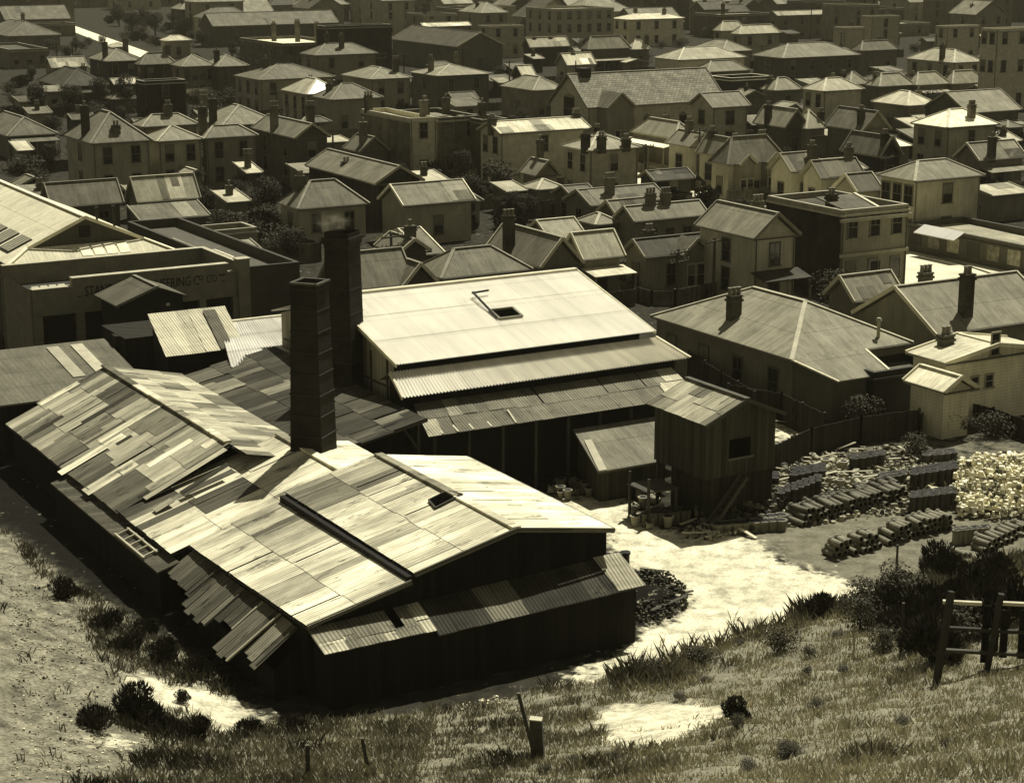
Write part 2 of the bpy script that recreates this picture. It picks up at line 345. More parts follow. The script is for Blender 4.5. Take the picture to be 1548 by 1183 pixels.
AY={(12,55):33,(78,103):87,(95,131):104,(160,93):74,(213,98):80,(275,101):82,(328,101):83,(392,121):97,(10,206):177,(137,217):169,(237,214):190,(215,192):173,(309,209):190,(336,190):159,(78,314):277,(208,306):268,(477,84):66,(690,71):49,(463,143):119,(500,151):126,(560,120):102,(661,115):97,(445,209):187,(543,230):207,(567,278):251,(450,316):273,(610,311):279,(755,202):184,(890,228):205,(1021,210):184,(888,163):112,(1077,163):141,(1042,222):201,(1086,236):208,(1100,249):207,(810,266):243,(812,287):270,(866,299):281,(893,311):287,(801,72):57,(889,75):55,(957,75):60,(857,99):81,(790,117):99,(806,137):116,(1026,91):72,(1070,109):92,(1090,47):32,(1118,52):38,(1093,78):61,(1184,88):66,(1302,77):62,(1442,95):75,(1245,138):118,(1372,160):138,(1463,171):139,(1432,193):165,(1187,193):165,(1219,195):166,(1304,198):168,(1330,237):206,(1196,260):232,(1241,270):243,(1296,290):263,(1135,262):206,(1383,274):243,(1481,243):216,(520,440):384,(609,433):398,(602,383):361,(667,421):376,(640,385):346,(817,404):359,(882,393):352,(832,364):333,(932,326):303,(959,335):312,(900,340):322,(1140,361):322,(975,389):362,(1416,506):433,(1292,456):417,(1197,544):455,(1430,549):520,(1427,593):569}
for q in [(1172,137),(1285,128),(1330,131),(1386,129),(1440,127),(1497,124)]:AY[q]=q[1]-20
HOUSES={}
def solve(f,target,lo,hi,inc):
    for _ in range(40):
        m=(lo+hi)/2
        if (f(m)<target)==inc:lo=m
        else:hi=m
    return (lo+hi)/2
def house(name,label,cx,cy,xr,xl,h,typ,rg=.13,wg=.2,wf=2,wl=1,ch='',rise=None,pitch=.5,trim=.28,barge=None,grp=None,wall='b',Dm=26,Lm=60,tile=False,extra=None,base=0.,winw=.95,Dmin=3.5):
    a,b=G(cx,cy,h)
    L=min(Lm,max(2,solve(lambda q:projx(a+q,b,h),xr,0,90,True)));D=min(Dm,max(Dmin,solve(lambda q:projx(a,b+q,h),xl,0,60,False)))
    if rg<.5 and not tile:rg*=1.16
    if .05<=wg<.3:wg=round(min(.52,wg*1.85),3)
    cat={'church':'church','shed':'shed','workshop':'workshop','warehouse':'warehouse','shop':'shop'}.get(name.split('_')[-1],'house')
    t=thing(name,label,cat,a,b,0,grp);HOUSES[label]=(a,b,L,D,h)
    if rise is None:rise=pitch*.5*({'H':min(L,D),'A':D,'B':L}.get(typ,D*.5))
    if (cx,cy) in AY and typ in 'HAB':
        k=min(L,D)/2;pa,pb={'A':(0,D/2),'B':(L/2,0),'H':(k,D/2) if L>=D else (L/2,k)}[typ];rise=min(max(solve(lambda q:projy(a+pa,b+pb,h+q),AY[(cx,cy)],.1,9,False),.5),6)
    ov=.32 if typ!='F' else 0.;far=b>330
    wm={'b':m_board,'p':m_plank,'k':m_brick,'s':m_plain}[wall](wg)
    x0,y0,x1,y1=ov,ov,L-ov,D-ov;m=MB();e=h-.06
    if typ=='F':
        pw=.3;lip=.75
        o=[(0,0),(L,0),(L,D),(0,D)];i=[(pw,pw),(L-pw,pw),(L-pw,D-pw),(pw,D-pw)]
        for k in range(4):
            j=(k+1)%4;m.face([(*o[k],0),(*o[j],0),(*o[j],h),(*o[k],h)]);m.face([(*i[j],h-lip),(*i[k],h-lip),(*i[k],h),(*i[j],h)]);m.face([(*o[k],h),(*o[j],h),(*i[j],h),(*i[k],h)],1)
        m.build('wall',[wm,m_plain(trim)],t)
        r=MB();r.slab([(pw,pw,h-lip),(L-pw,pw,h-lip),(L-pw,D-pw,h-lip+.25),(pw,D-pw,h-lip+.25)],.1);ro=r.build('roof',m_roof(rg),t)
        c=MB();c.box(-.14,-.14,h-.55,L+.14,-.002,h-.38);c.box(-.14,-.002,h-.55,-.002,D,h-.38);c.build('cornice',m_plain(trim),t)
        x0=y0=0.
    else:
        zz=lambda x,y:e
        q=[(x0,y0),(x1,y0),(x1,y1),(x0,y1)]
        if typ=='M':tops=[e+rise*ov/D,e+rise*ov/D,e+rise*(D-ov)/D,e+rise*(D-ov)/D]
        elif typ=='N':tops=[e+rise*(D-ov)/D]*2+[e+rise*ov/D]*2
        else:tops=[e]*4
        for k in range(4):
            j=(k+1)%4;m.face([(*q[k],0),(*q[j],0),(*q[j],tops[j]),(*q[k],tops[k])])
        if typ=='A':
            rr=rise*(1-2*ov/D)
            for x,s in ((x0,1),(x1,-1)):
                g=[(x,y1,e),(x,y0,e),(x,D/2,e+rr)];m.face(g if s>0 else g[::-1])
        if typ=='B':
            rr=rise*(1-2*ov/L)
            for y,s in ((y0,1),(y1,-1)):
                g=[(x0,y,e),(x1,y,e),(L/2,y,e+rr)];m.face(g if s>0 else g[::-1])
        m.build('wall',wm,t)
        ps,ridge,verge=roof_polys(typ,L,D,h,rise);r=MB()
        for q in ps:r.slab(q,.14,0,1)
        ro=r.build('roof',[m_tile(rg) if tile else m_roof(rg),m_plain(trim)],t)
        c=MB()
        for p,q in ridge:
            u=Vector(p)+Vector((0,0,.03));v=Vector(q)+Vector((0,0,.03));c.bar(u,v,.28,.07)
        if ridge:c.build('ridge_capping',m_plain(min(.6,rg*1.45)),ro)
        if verge:
            for gi in range(0,len(verge),1 if typ=='M' else 2):
              c=MB()
              for p,q in verge[gi:gi+(1 if typ=='M' else 2)]:
                sx=-.04 if (p[0]<.1 and typ!='B') else (.04 if typ!='B' else 0);sy=(-.04 if p[1]<.1 else .04) if typ=='B' else 0
                u=Vector(p)+Vector((sx,sy,-.02));v=Vector(q)+Vector((sx,sy,-.02));c.bar(u,v,.1,.26)
              c.build('bargeboard',m_plain(barge or trim),t)
        if not far:gutter_mesh(t,[(0,-.06,h-.1),(L,-.06,h-.1)],.1)
    if typ in 'AM' and not tile and L>4 and R.random()<.6:
        dd=D/2 if typ=='A' else D
        for _ in range(R.choice([1,2,3])):
            u0=R.uniform(.03,.8)*L;u1=min(L-.1,u0+R.choice([.8,1.6,2.4]));v0,v1=R.choice([(0.02,.5),(.5,.97),(.02,.97)]);zf=lambda v:h+rise*v+.03
            m=MB();m.slab([(u0,v0*dd,zf(v0)),(u1,v0*dd,zf(v0)),(u1,v1*dd,zf(v1)),(u0,v1*dd,zf(v1))],.03);m.build('roof_patch',m_roof(round(rg*R.choice([.6,.75,1.35,1.6]),3)),ro)
    if not far and not extra and h<5 and typ in 'HA' and L>6 and R.random()<.4:veranda(.05,.95,1.7,min(2.8,h-.3),min(2.4,h-.7),round(rg*R.uniform(.7,1.5),3))(t,L,D,h,rise)
    rows=[.9,h-2.35] if h>5 else [.85]
    if h>8:rows=[.9,h*.5-.3,h-2.4]
    wh=1.75 if h>3.1 else 1.4
    for z in rows:
        for i in range(wf):window(t,x0+(x1-x0)*(i+.5)/wf,y0-.004,z,'f',winw,wh,round(trim*.55,2),not far)
        for i in range(wl):window(t,x0-.004,y0+(y1-y0)*(i+.5)/wl,z,'l',winw,wh,round(trim*.55,2),not far)
    if not far and h<5 and wf>1:
        d=MB();xm=x0+(x1-x0)*.5;d.box(xm-.45,y0-.05,.1,xm+.45,y0-.003,2.15);dd=d.build('door',m_plain(.05),t);d=MB();d.box(xm+.3,y0-.1,1.05,xm+.38,y0-.05,1.13);d.build('handle',m_plain(.3),dd)
    if not far and h>5:
        for x,y in ((x0+.15,y0-.07),(x1-.15,y0-.07)):
            d=MB();d.tube((x,y,0),(x,y,h-.2),.05,.05,6);d.build('downpipe',m_plain(.12),t)
    for q in ch.split():
        u,v,top=[float(k) for k in q.split(',')]
        chimney_part(t,u*L,v*D,h-.4,h+top,.85 if h>3 else .6,.6,R.uniform(.06,.16),R.choice([1,2,2,3]))
    if extra:extra(t,L,D,h,rise)
    return t
def veranda(x0f,x1f,dep,z1,z0,rg):
    def f(t,L,D,h,r):
        m=MB();x0,x1=x0f*L,x1f*L;m.slab([(x0,-dep,z0),(x1,-dep,z0),(x1,.3,z1),(x0,.3,z1)],.08);v=m.build('verandah',m_roof(rg),t)
        n=max(2,int((x1-x0)/2.2)+1)
        for i in range(n):
            x=x0+.1+(x1-x0-.2)*i/(n-1);p=MB();p.box(x-.06,-dep+.05,0,x+.06,-dep+.17,z0-.06);p.build('post',m_plain(.25),v)
    return f
def side_veranda(dep,z1,z0,rg):
    def f(t,L,D,h,r):
        m=MB();m.slab([(-dep,D,z0),(-dep,0,z0),(.3,0,z1),(.3,D,z1)],.08);v=m.build('verandah',m_roof(rg),t)
        for i in range(4):
            y=.1+(D-.2)*i/3;p=MB();p.box(-dep+.05,y-.06,0,-dep+.17,y+.06,z0-.06);p.build('post',m_plain(.25),v)
    return f
def bays(*xs):
    # gabled bays standing forward of the front wall
    def f(t,L,D,h,r):
        for xf,w,dep in xs:
            x=xf*L;m=MB();hh=h+.02;rr=w*.42;e=hh-.05
            q=[(x-w/2+.2,-dep+.25),(x+w/2-.2,-dep+.25),(x+w/2-.2,.35),(x-w/2+.2,.35)]
            for i in (0,1,3):
                j=(i+1)%4;m.face([(*q[i],0),(*q[j],0),(*q[j],e),(*q[i],e)])
            m.face([(q[0][0],q[0][1],e),(q[1][0],q[1][1],e),(x,q[0][1],e+rr*(1-.4/w))]);bw=m.build('bay',m_board(.24),t)
            m=MB();y2=D*.4;m.slab([(x-w/2,y2,hh),(x-w/2,-dep,hh),(x,-dep,hh+rr),(x,y2,hh+rr)],.12);m.slab([(x+w/2,-dep,hh),(x+w/2,y2,hh),(x,y2,hh+rr),(x,-dep,hh+rr)],.12);m.build('bay_roof',m_roof(.12),bw)
            m=MB()
            for s in (-1,1):m.bar((x+s*w/2,-dep-.04,hh),(x,-dep-.04,hh+rr),.09,.26)
            m.build('bargeboard',m_plain(.35),bw)
            for s in (-.5,.5):window(t,x+s*.95,-dep+.246,.8,'f',.7,1.75,.4)
    return f
def brick_left(t,L,D,h,r,g=.15):
    m=MB();m.box(-.06,0,0,-.003,D,h-.56);m.build('side_wall',m_brick(g),t)
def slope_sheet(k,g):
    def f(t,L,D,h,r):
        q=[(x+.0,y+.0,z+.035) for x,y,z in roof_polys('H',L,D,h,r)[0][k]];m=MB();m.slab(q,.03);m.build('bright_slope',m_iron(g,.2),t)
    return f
def church_extra(t,L,D,h,r):
    bays((.17,4.6,2.4))(t,L,D,h,r)
    for f in (.31,.43,.56,.69,.9):window(t,f*L,.316,1.2,'f',1.1,2.6,.2,True,True)
    for f in (.3,.7):window(t,.316,f*D,1.,'l',1.,2.2,.2,True,True)
    window(t,.316,D*.5,3.4,'l',2.6,3.2,.26,True,True)
    m=MB();m.box(L*.08,D*.5-.9,h+r-.5,L*.14,D*.5+.9,h+r+.7);m.build('roof_vent',m_plain(.02),t)
H=house
# --- far rows, picked off the photograph: near eave corner, right end, far left end
H('warehouse','tall pale office block with three rows of dark windows at the far corner of town',1507,44,1585,1495,13,'F',.2,.26,3,2,wall='s',trim=.3)
H('warehouse','pale commercial block with flat roof standing before the tall office block',1432,40,1482,1424,8.,'F',.3,.24,2,1,wall='s',trim=.3)
H('warehouse','long dim wharf shed with pale low roof on the farthest edge of town',1175,24,1300,1160,6.,'A',.3,.1,5,1,Dm=18)
H('warehouse','long dark shed with a wide dull roof under the very top of the photo',322,40,512,300,5.,'A',.14,.05,3,0,Dm=30,pitch=.6)
H('house','low light roofed house by the dim trees below the long dark shed',250,62,290,240,4.,'H',.4,.12,1,1)
H('warehouse','plain grey store with parapet between the pale public building and the white shed roof',740,40,792,722,7.,'F',.18,.17,2,1,wall='s')
H('villa','dim low hipped house beside the bright road, farthest corner of town',12,55,93,-40,3.2,'H',.12,.08,2,1,'.45,.5,2.4')
H('workshop','dim flat roofed building below the low hipped house by the bright road',14,75,73,-30,4.,'F',.07,.09,3,1)
H('cottage','small pale gabled roof between two thin dark posts near the bright road',78,103,133,66,3.,'A',.28,.12,1,1)
H('villa','black hipped villa with a very dark wide roof in the shrubby yards',95,131,165,55,3.4,'H',.055,.04,2,1,'.7,.4,2.6')
H('house','very dark two storey house with lit roof slope beside the end of the bright road',160,93,213,132,6.,'H',.17,.035,2,1,'.15,.3,3 .8,.4,3.4')
H('house','dark walled two storey house with a pointed hip, second along the dark row',213,98,268,203,6.,'H',.15,.035,2,1,'.85,.5,2.8')
H('house','two storey house in the dark row with a paler glazed upper wall',275,101,327,256,6.,'H',.17,.12,4,1)
H('house','two storey house closing the dark row beside a long pale villa',328,101,377,304,6.,'H',.18,.05,2,1,'.2,.4,2.4')
H('house','long pale two storey house with dim broad hipped roof above bright wash lines',392,121,508,352,6.,'H',.12,.19,3,3,'.3,.6,2.6')
H('workshop','square black brick box of a building among the far yards',217,123,281,205,6.5,'F',.07,.022,1,0,wall='k')
H('shed','pair of pale shed roofs against the black brick box',172,128,214,165,3.,'A',.42,.05,0,0)
H('shed','little pale lean-to shed with posts amid the dim shrubs',68,139,97,58,2.8,'M',.2,.12,1,0,rise=.7)
H('cottage','low cottage with broad dull hipped roof among far shaded yards by the photo edge',10,206,88,-40,3.,'H',.12,.07,2,1)
H('shed','small bright skillion shed in front of the low dull cottage',26,228,52,14,2.5,'M',.38,.1,0,0,rise=.8)
H('house','big square two storey house with a dark stack on its steep grey hip',137,217,231,95,6.3,'H',.13,.2,2,1,'.12,.42,3.6 .47,.12,1.6',pitch=.7)
H('house','two storey house with a pale pyramid roof beside the big square house',237,214,309,212,6.,'H',.24,.19,2,0)
H('villa','half hidden house with a bright flat panel on its hipped roof',215,192,302,198,6.,'H',.2,.12,2,1,'.55,.45,2.2')
H('house','two storey house with grey hip between the pale pyramid roof and the gabled dark house',309,209,391,297,6.,'H',.17,.13,2,1,'.1,.6,3.2')
H('house','wide hipped house with a bright hip edge and two black stacks',336,190,424,293,6.,'H',.18,.1,2,1,'.02,.35,2.8 .06,.75,3',trim=.34)
H('shed','small lit shed roof with a thin pole shadow below the pale pyramid house',285,265,297,246,2.6,'B',.25,.14,0,0,Dm=7)
H('shed','small glaring shed roof with a black chimney beside the dark gabled house',372,262,398,352,2.8,'M',.6,.05,0,0,'.5,.5,1.8',rise=.8)
H('cottage','plain dark gabled cottage roof just above the engineering works',78,314,187,60,3.,'A',.12,.06,2,0,pitch=.9,Dm=9)
H('cottage','cottage with a mottled patched iron roof next to the plain dark cottage',208,306,303,196,3.6,'A',.26,.08,2,0,pitch=.9,Dm=9)
H('shed','low brown lean-to stretching in front of the mottled cottage roof',212,334,318,208,2.4,'M',.14,.07,0,0,rise=1.,Dm=3.6)
H('warehouse','brick warehouse with a long bright flat roof far up the town',427,66,518,362,6.5,'F',.62,.06,4,6,'.3,.6,3 .55,.4,3.5 .8,.3,3',wall='k')
H('house','two storey hipped house with two black stacks in front of the bright flat roof',477,84,571,452,6.,'H',.15,.13,2,1,'.35,.6,3.4 .5,.3,3.2')
H('warehouse','huge black brick warehouse without windows behind the far roofs',492,40,592,478,10,'F',.06,.03,0,0,wall='k',Dm=30)
H('workshop','broad dark factory gable with one bright verge in the far town',690,71,763,590,5.,'B',.085,.06,1,0,barge=.5,Dm=45,pitch=.7)
H('shed','long white roofed shed glaring in the far distance',640,41,713,632,4.,'A',.7,.1,0,0,Dm=16)
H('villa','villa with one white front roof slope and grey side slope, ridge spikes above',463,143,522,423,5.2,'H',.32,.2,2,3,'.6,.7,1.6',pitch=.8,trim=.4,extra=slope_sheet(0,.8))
H('villa','grey hipped villa adjoining the white fronted villa roof',500,151,580,470,5.,'H',.14,.16,2,1,'.2,.6,1.8',pitch=.7)
H('house','two storey house with broad hip and square dark stack beside the utility pole',560,120,624,514,6.,'H',.19,.15,2,1,'.75,.2,2.6',pitch=.6)
H('villa','shady walled house with smooth lit hip and black ridge crest, alone beyond the brick terrace',661,115,743,618,5.5,'H',.22,.06,2,1,'.15,.5,2.4 .7,.65,2.6',pitch=.7)
H('terrace_house','tall brick terrace end with stained blind side wall and pale narrow front',620,179,660,546,7.6,'F',.5,.24,1,0,'.9,.2,1.6 .1,.9,1.6',wall='s',extra=brick_left,trim=.33,Dm=20)
H('terrace_house','dark brick terrace wing with bright rooflight strips and parapets',663,178,726,600,7.2,'F',.2,.05,2,0,'.2,.5,1.5 .8,.6,1.5',wall='k',trim=.24,Dm=20)
H('terrace_house','last dark terrace wing with round topped parapet next to the plain pale house',728,181,768,690,7.,'F',.13,.05,1,0,'.6,.6,1.5',wall='k',trim=.2,Dm=16)
H('house','dark two storey gabled house with smooth slope and big leaning stack shadow',445,209,500,380,5.6,'B',.155,.05,1,2,'.12,.55,3 .95,.4,3',pitch=.8,barge=.4)
H('shed','small flat pale roofed shed beside the dark gabled house',486,216,530,480,3.,'M',.34,.1,1,0,rise=.4,Dm=4)
H('cottage','small gabled cottage with tall stack tucked under the brick terrace wall',543,230,590,518,3.6,'B',.12,.1,1,0,'.3,.3,3.2',pitch=.9)
H('workshop','long dark ribbed roof workshop with its gable turned to the kiln',567,278,642,461,4.6,'B',.14,.035,0,1,'.3,.6,.9',pitch=.72,wall='p',barge=.28,Dm=20)
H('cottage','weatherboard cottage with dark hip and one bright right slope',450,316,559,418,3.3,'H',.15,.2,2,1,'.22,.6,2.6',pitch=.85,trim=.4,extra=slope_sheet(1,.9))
H('cottage','gabled weatherboard cottage with brilliant white barge board',610,311,719,571,3.9,'A',.19,.19,1,0,pitch=.95,barge=.85,Dm=9)
H('house','tall grey two storey house with thin bright roof strip and blank front',755,202,893,721,6.6,'A',.62,.27,1,2,'.02,.4,1.4 .97,.5,1.4',pitch=.3,wall='s',trim=.4)
H('house','square grey two storey house with bright hips and three tall stacks up its walls',890,228,971,847,6.3,'H',.26,.2,1,2,'.02,.15,1.6 .25,.03,1.3 .72,.05,.9',pitch=.6,trim=.6,wall='s')
H('cottage','low cottage with a glaring white side verandah by the street',1021,210,1058,952,3.6,'H',.25,.12,1,0,'.9,.7,1.6',extra=side_veranda(1.8,2.9,2.6,.85),trim=.4)
H('church','great tiled church with arched windows and a gabled transept porch',888,163,1098,828,5.6,'A',.3,.24,0,0,'',pitch=1.,tile=True,trim=.22,wall='s',extra=church_extra)
H('church_hall','tall gabled hall attached at the end of the tiled church',1077,163,1135,1040,6.,'A',.19,.22,1,1,pitch=.9,wall='s',trim=.3,winw=1.3)
H('villa','villa with a fretted front gable just behind a double armed pole',1042,222,1084,1006,3.8,'B',.17,.24,1,1,'.5,.6,2.6',pitch=1.,barge=.4,winw=1.2)
H('villa','villa with a bow window beneath a small pointed gable on the street',1086,236,1118,1052,3.8,'B',.16,.27,1,1,'.5,.75,2.4',pitch=1.05,barge=.4,winw=1.3)
H('villa','large dark roofed villa with two little bay windows facing the street',1100,249,1192,1070,4.2,'H',.125,.23,2,1,'.3,.6,2.4 .75,.6,2.6',pitch=.95,extra=bays((.25,2.4,1.),(.7,2.4,1.)))
H('cottage','small cottage with a tall ornate stack between the grey houses',810,266,848,786,3.,'B',.2,.15,1,0,'.7,.8,3.4',pitch=.8)
H('shed','little pale roofed shed at the foot of the tall grey house',765,290,799,755,2.4,'M',.34,.08,0,0,rise=.6,Dm=4)
H('shed','second little pale shed by the small cottage with the ornate stack',812,287,856,805,2.6,'H',.3,.1,0,0,pitch=.7,Dm=5)
H('cottage','dark twin gabled cottage, the gable nearer the tall grey house',866,299,905,832,3.,'A',.12,.06,1,1,pitch=1.1,barge=.3)
H('cottage','dark twin gabled cottage, the gable nearer the square grey house',893,311,1010,850,3.2,'A',.13,.07,2,1,'.35,.3,2.2',pitch=.9,barge=.3)
# top rows, middle and right
H('warehouse','big pale public building with two rows of tall windows on the skyline side',838,14,928,795,10,'F',.2,.3,6,3,wall='s',trim=.34)
H('house','pale two storey block with a cluttered bright roof below the skyline',951,30,1036,924,6.6,'H',.6,.28,3,2,'.75,.4,2 .3,.6,2',pitch=.3,wall='s')
H('cottage','black walled cottage with bright roof and two stacks near the pale public building',801,72,862,796,4.,'A',.33,.04,2,0,'.2,.5,1.8 .6,.5,1.8',Dm=8)
H('villa','dark walled house with a wide mid grey hip below the pale two storey block',889,75,955,880,4.6,'H',.18,.05,2,1,Dm=14)
H('villa','small hip roof with one glowing end beside the wide grey hip',957,75,984,944,4.,'H',.4,.08,1,0,'.9,.3,2.4')
H('cottage','small white gabled roof with one black stack at its middle',857,99,902,838,4.,'A',.72,.2,1,1,'.4,.5,1.8',pitch=1.1)
H('cottage','tiny white roof beside a jet black gable wall',790,117,812,771,4.,'A',.7,.03,0,0,pitch=1.1,Dm=12)
H('villa','hipped house in front of the tiny white roof and black gable',806,137,857,754,4.6,'H',.2,.12,2,1,pitch=.6)
H('house','long pale hipped house with smooth roof and plain wall beyond the church',1026,91,1129,987,4.6,'H',.36,.27,3,2,pitch=.5,wall='s')
H('villa','mid grey hipped house half sunk behind the church ridge',1070,109,1134,1046,5.,'H',.19,.1,1,1)
H('shop','black low building with a bright eaves strip beside the church ridge',1105,118,1169,1074,5.,'F',.09,.04,1,0,trim=.75)
H('house','house with pale hip, one of a pair high at the far edge of town',1090,47,1131,1081,6.,'H',.4,.16,1,1,'.95,.3,2')
H('house','house with pale hip and plain parapet wall, its neighbour on the far edge',1118,52,1182,1106,6.,'H',.42,.18,2,1)
H('villa','dim house with wide shallow hip below the pair of pale hips',1093,78,1138,1042,5.,'H',.2,.1,1,1)
H('house','very wide dark walled house with a double hipped roof and bright valley lines',1184,88,1302,1136,6.,'H',.19,.06,4,1,'.2,.5,1 .7,.5,1',trim=.4)
H('villa','dim hip roofed house beside the wide double hipped house',1302,77,1360,1288,5.,'H',.17,.08,2,1,'.4,.6,1.6')
H('warehouse','plain pale concrete block rising above the far roofs',1318,25,1361,1310,9.,'F',.2,.18,1,0,wall='s')
H('warehouse','small light block with a flat roof left of the plain concrete block',1276,42,1307,1268,7.,'F',.3,.22,0,0,wall='s')
H('house','two storey house with glittering patch on its broad hip, above the terrace of small hips',1442,95,1488,1368,6.2,'H',.3,.2,2,3,'.1,.3,2.6',trim=.4)
for i,(cx,cy,xr,ad) in enumerate([(1172,137,1215,'beside the black low building'),(1285,128,1316,'half hidden by a pale house'),(1330,131,1384,'third from the black low building'),(1386,129,1438,'fourth from the black low building'),(1440,127,1494,'fifth from the black low building'),(1497,124,1556,'running out of the photo')]):
    H('terrace_house','small hip roof unit of the long low terrace, '+ad,cx,cy,xr,cx-24,3.6,'H',.25,.08,1,0,'.2,.7,1.5',grp='hip roofed terrace units',pitch=.75)
H('house','two storey pale house with sparkling hip in front of the terrace of small hips',1245,138,1308,1210,6.2,'H',.32,.25,0,2,'.55,.6,1.6',trim=.35)
H('cottage','low house with broad light hipped roof behind the dark gable',1372,160,1420,1316,4.,'H',.5,.1,1,1,'.8,.4,1.6')
H('warehouse','wide mottled gabled roof with a dark gable end next to the white roofed house',1463,171,1545,1394,4.2,'A',.2,.05,2,0,pitch=.75,Dm=22)
H('house','square two storey house with blazing white hipped roof',1432,193,1512,1376,6.3,'H',.92,.2,1,2,'.62,.25,2.2',pitch=.85,trim=.3)
H('cottage','gabled cottage with a long stack shadow across its lit slope',1187,193,1222,1138,4.,'B',.22,.06,1,1,'.1,.6,2.4',pitch=.9)
H('cottage','cottage with a paler worn roof beside the shadowed cottage slope',1219,195,1252,1190,3.8,'H',.33,.15,1,1,'.9,.3,1.8')
H('villa','dark steep gabled villa with a boarded front gable window',1304,198,1348,1246,4.4,'B',.115,.07,2,1,'.2,.2,2.4',pitch=1.1,barge=.22)
H('cottage','low pale verandah roof under the dark steep villa',1232,206,1282,1214,2.8,'M',.34,.1,1,0,'.9,.4,2',rise=.8,Dm=5)
H('cottage','black gabled cottage with white lean-to roof and double stack',1330,237,1366,1270,3.8,'B',.12,.03,1,1,'.35,.1,2.4 .8,.4,1.5',pitch=1.1)
H('shed','brilliant white lean-to roof between the black cottage and the white roofed house',1352,222,1380,1346,2.8,'M',.9,.08,0,0,rise=.6,Dm=4)
H('villa','pale gabled villa with tall narrow gable window, first in the street row',1196,260,1242,1160,4.,'A',.165,.27,1,1,'.9,.3,2.4',pitch=1.05,barge=.32)
H('villa','gabled villa with dark window strip, second in the street row',1241,270,1308,1212,3.9,'A',.14,.24,2,1,'.9,.6,2.6',pitch=1.,barge=.25)
H('villa','gabled villa with one wide bright barge board, last in the street row',1296,290,1335,1258,3.9,'A',.13,.16,1,1,pitch=1.,barge=.5)
H('house','large pale boarded two storey house with grey hip next to the parapet shop',1383,274,1490,1325,6.4,'H',.21,.26,1,3,pitch=.55,trim=.22,winw=1.1)
H('cottage','gabled cottage with bright barge and dark stack at the photo edge below the white roof',1481,243,1552,1440,3.6,'A',.17,.12,1,0,'.3,.1,2.4',pitch=1.,barge=.6)
H('shed','flat cluttered light roof shed beside the large pale boarded house',1500,296,1560,1488,2.8,'M',.4,.1,0,0,rise=.6,Dm=5)
# middle ground
H('cottage','cottage roof of dull iron just behind the two brick kiln chimneys',520,440,628,480,3.4,'A',.13,.06,1,0,pitch=.8,Dm=11)
H('cottage','dark gabled wing with a pale barge, nearest the double armed pole',609,433,664,560,3.4,'B',.125,.05,1,0,pitch=1.05,barge=.55)
H('cottage','small gable with pale barge and one pot, behind the double armed pole',602,383,652,566,3.3,'B',.125,.06,0,0,'.55,.25,1.9',pitch=.95,barge=.5)
H('villa','broad dull hipped villa directly behind the bright new iron roof',667,421,806,622,3.3,'H',.135,.08,2,1,pitch=.7)
H('workshop','low rusty roof with one glaring edge behind the small pale barge gable',640,385,668,535,2.8,'A',.14,.05,0,0,pitch=.55,barge=.8,Dm=9)
H('villa','steep gabled villa with fretwork gable and a pale stack throwing a long shadow',817,404,883,731,3.5,'B',.155,.12,0,1,'.1,.62,3.2',pitch=1.05,barge=.6,trim=.35)
H('villa','villa with streaked pale iron roof and white verandah beside the fretwork gable',882,393,945,845,3.5,'A',.3,.14,1,0,pitch=1.1,barge=.65,extra=veranda(.0,1.,1.8,2.75,2.4,.7),Dm=8)
H('cottage','cottage with a bright ridge tucked behind the streaked pale roof',832,364,888,790,3.2,'A',.3,.1,0,0,pitch=.9,barge=.5,Dm=7)
H('cottage','small dark gable at the end of the long twin stacked roof',932,326,990,905,3.,'A',.17,.05,1,0,pitch=1.,barge=.35,Dm=7)
H('cottage','long low cottage roof with two stacks along its ridge',959,335,1072,930,3.1,'A',.175,.1,2,0,'.35,.5,2.1 .55,.5,2',pitch=1.,barge=.35,Dm=7)
H('shed','low grey hipped outhouse behind the streaked pale roof',900,340,940,880,2.6,'H',.26,.08,0,0,pitch=.6,Dm=5)
H('house','two storey gabled house with long grey slope and boarded front beside the parapet shop',1140,361,1211,1050,5.6,'B',.175,.27,1,1,'.85,.6,2',pitch=1.,barge=.22,trim=.22,extra=veranda(0,1.,1.6,2.9,2.4,.07))
H('cottage','dark roofed weatherboard cottage with two small fretted gables and a garden',975,389,1137,946,3.4,'A',.06,.16,2,1,'.2,.75,1.6',pitch=.8,extra=bays((.42,3.,1.),(.82,3.,1.)),Dm=9)
H('villa','long gabled house with a pale stack set in its lit slope and bright barge boards',1416,506,1600,1288,3.6,'A',.19,.12,1,1,'.33,.15,3.4 .42,.75,2.6',pitch=1.05,barge=.62)
H('villa','smaller hipped house behind the gable of the long gabled house',1292,456,1368,1262,3.5,'A',.17,.1,1,0,pitch=.9,barge=.5,Dm=9)
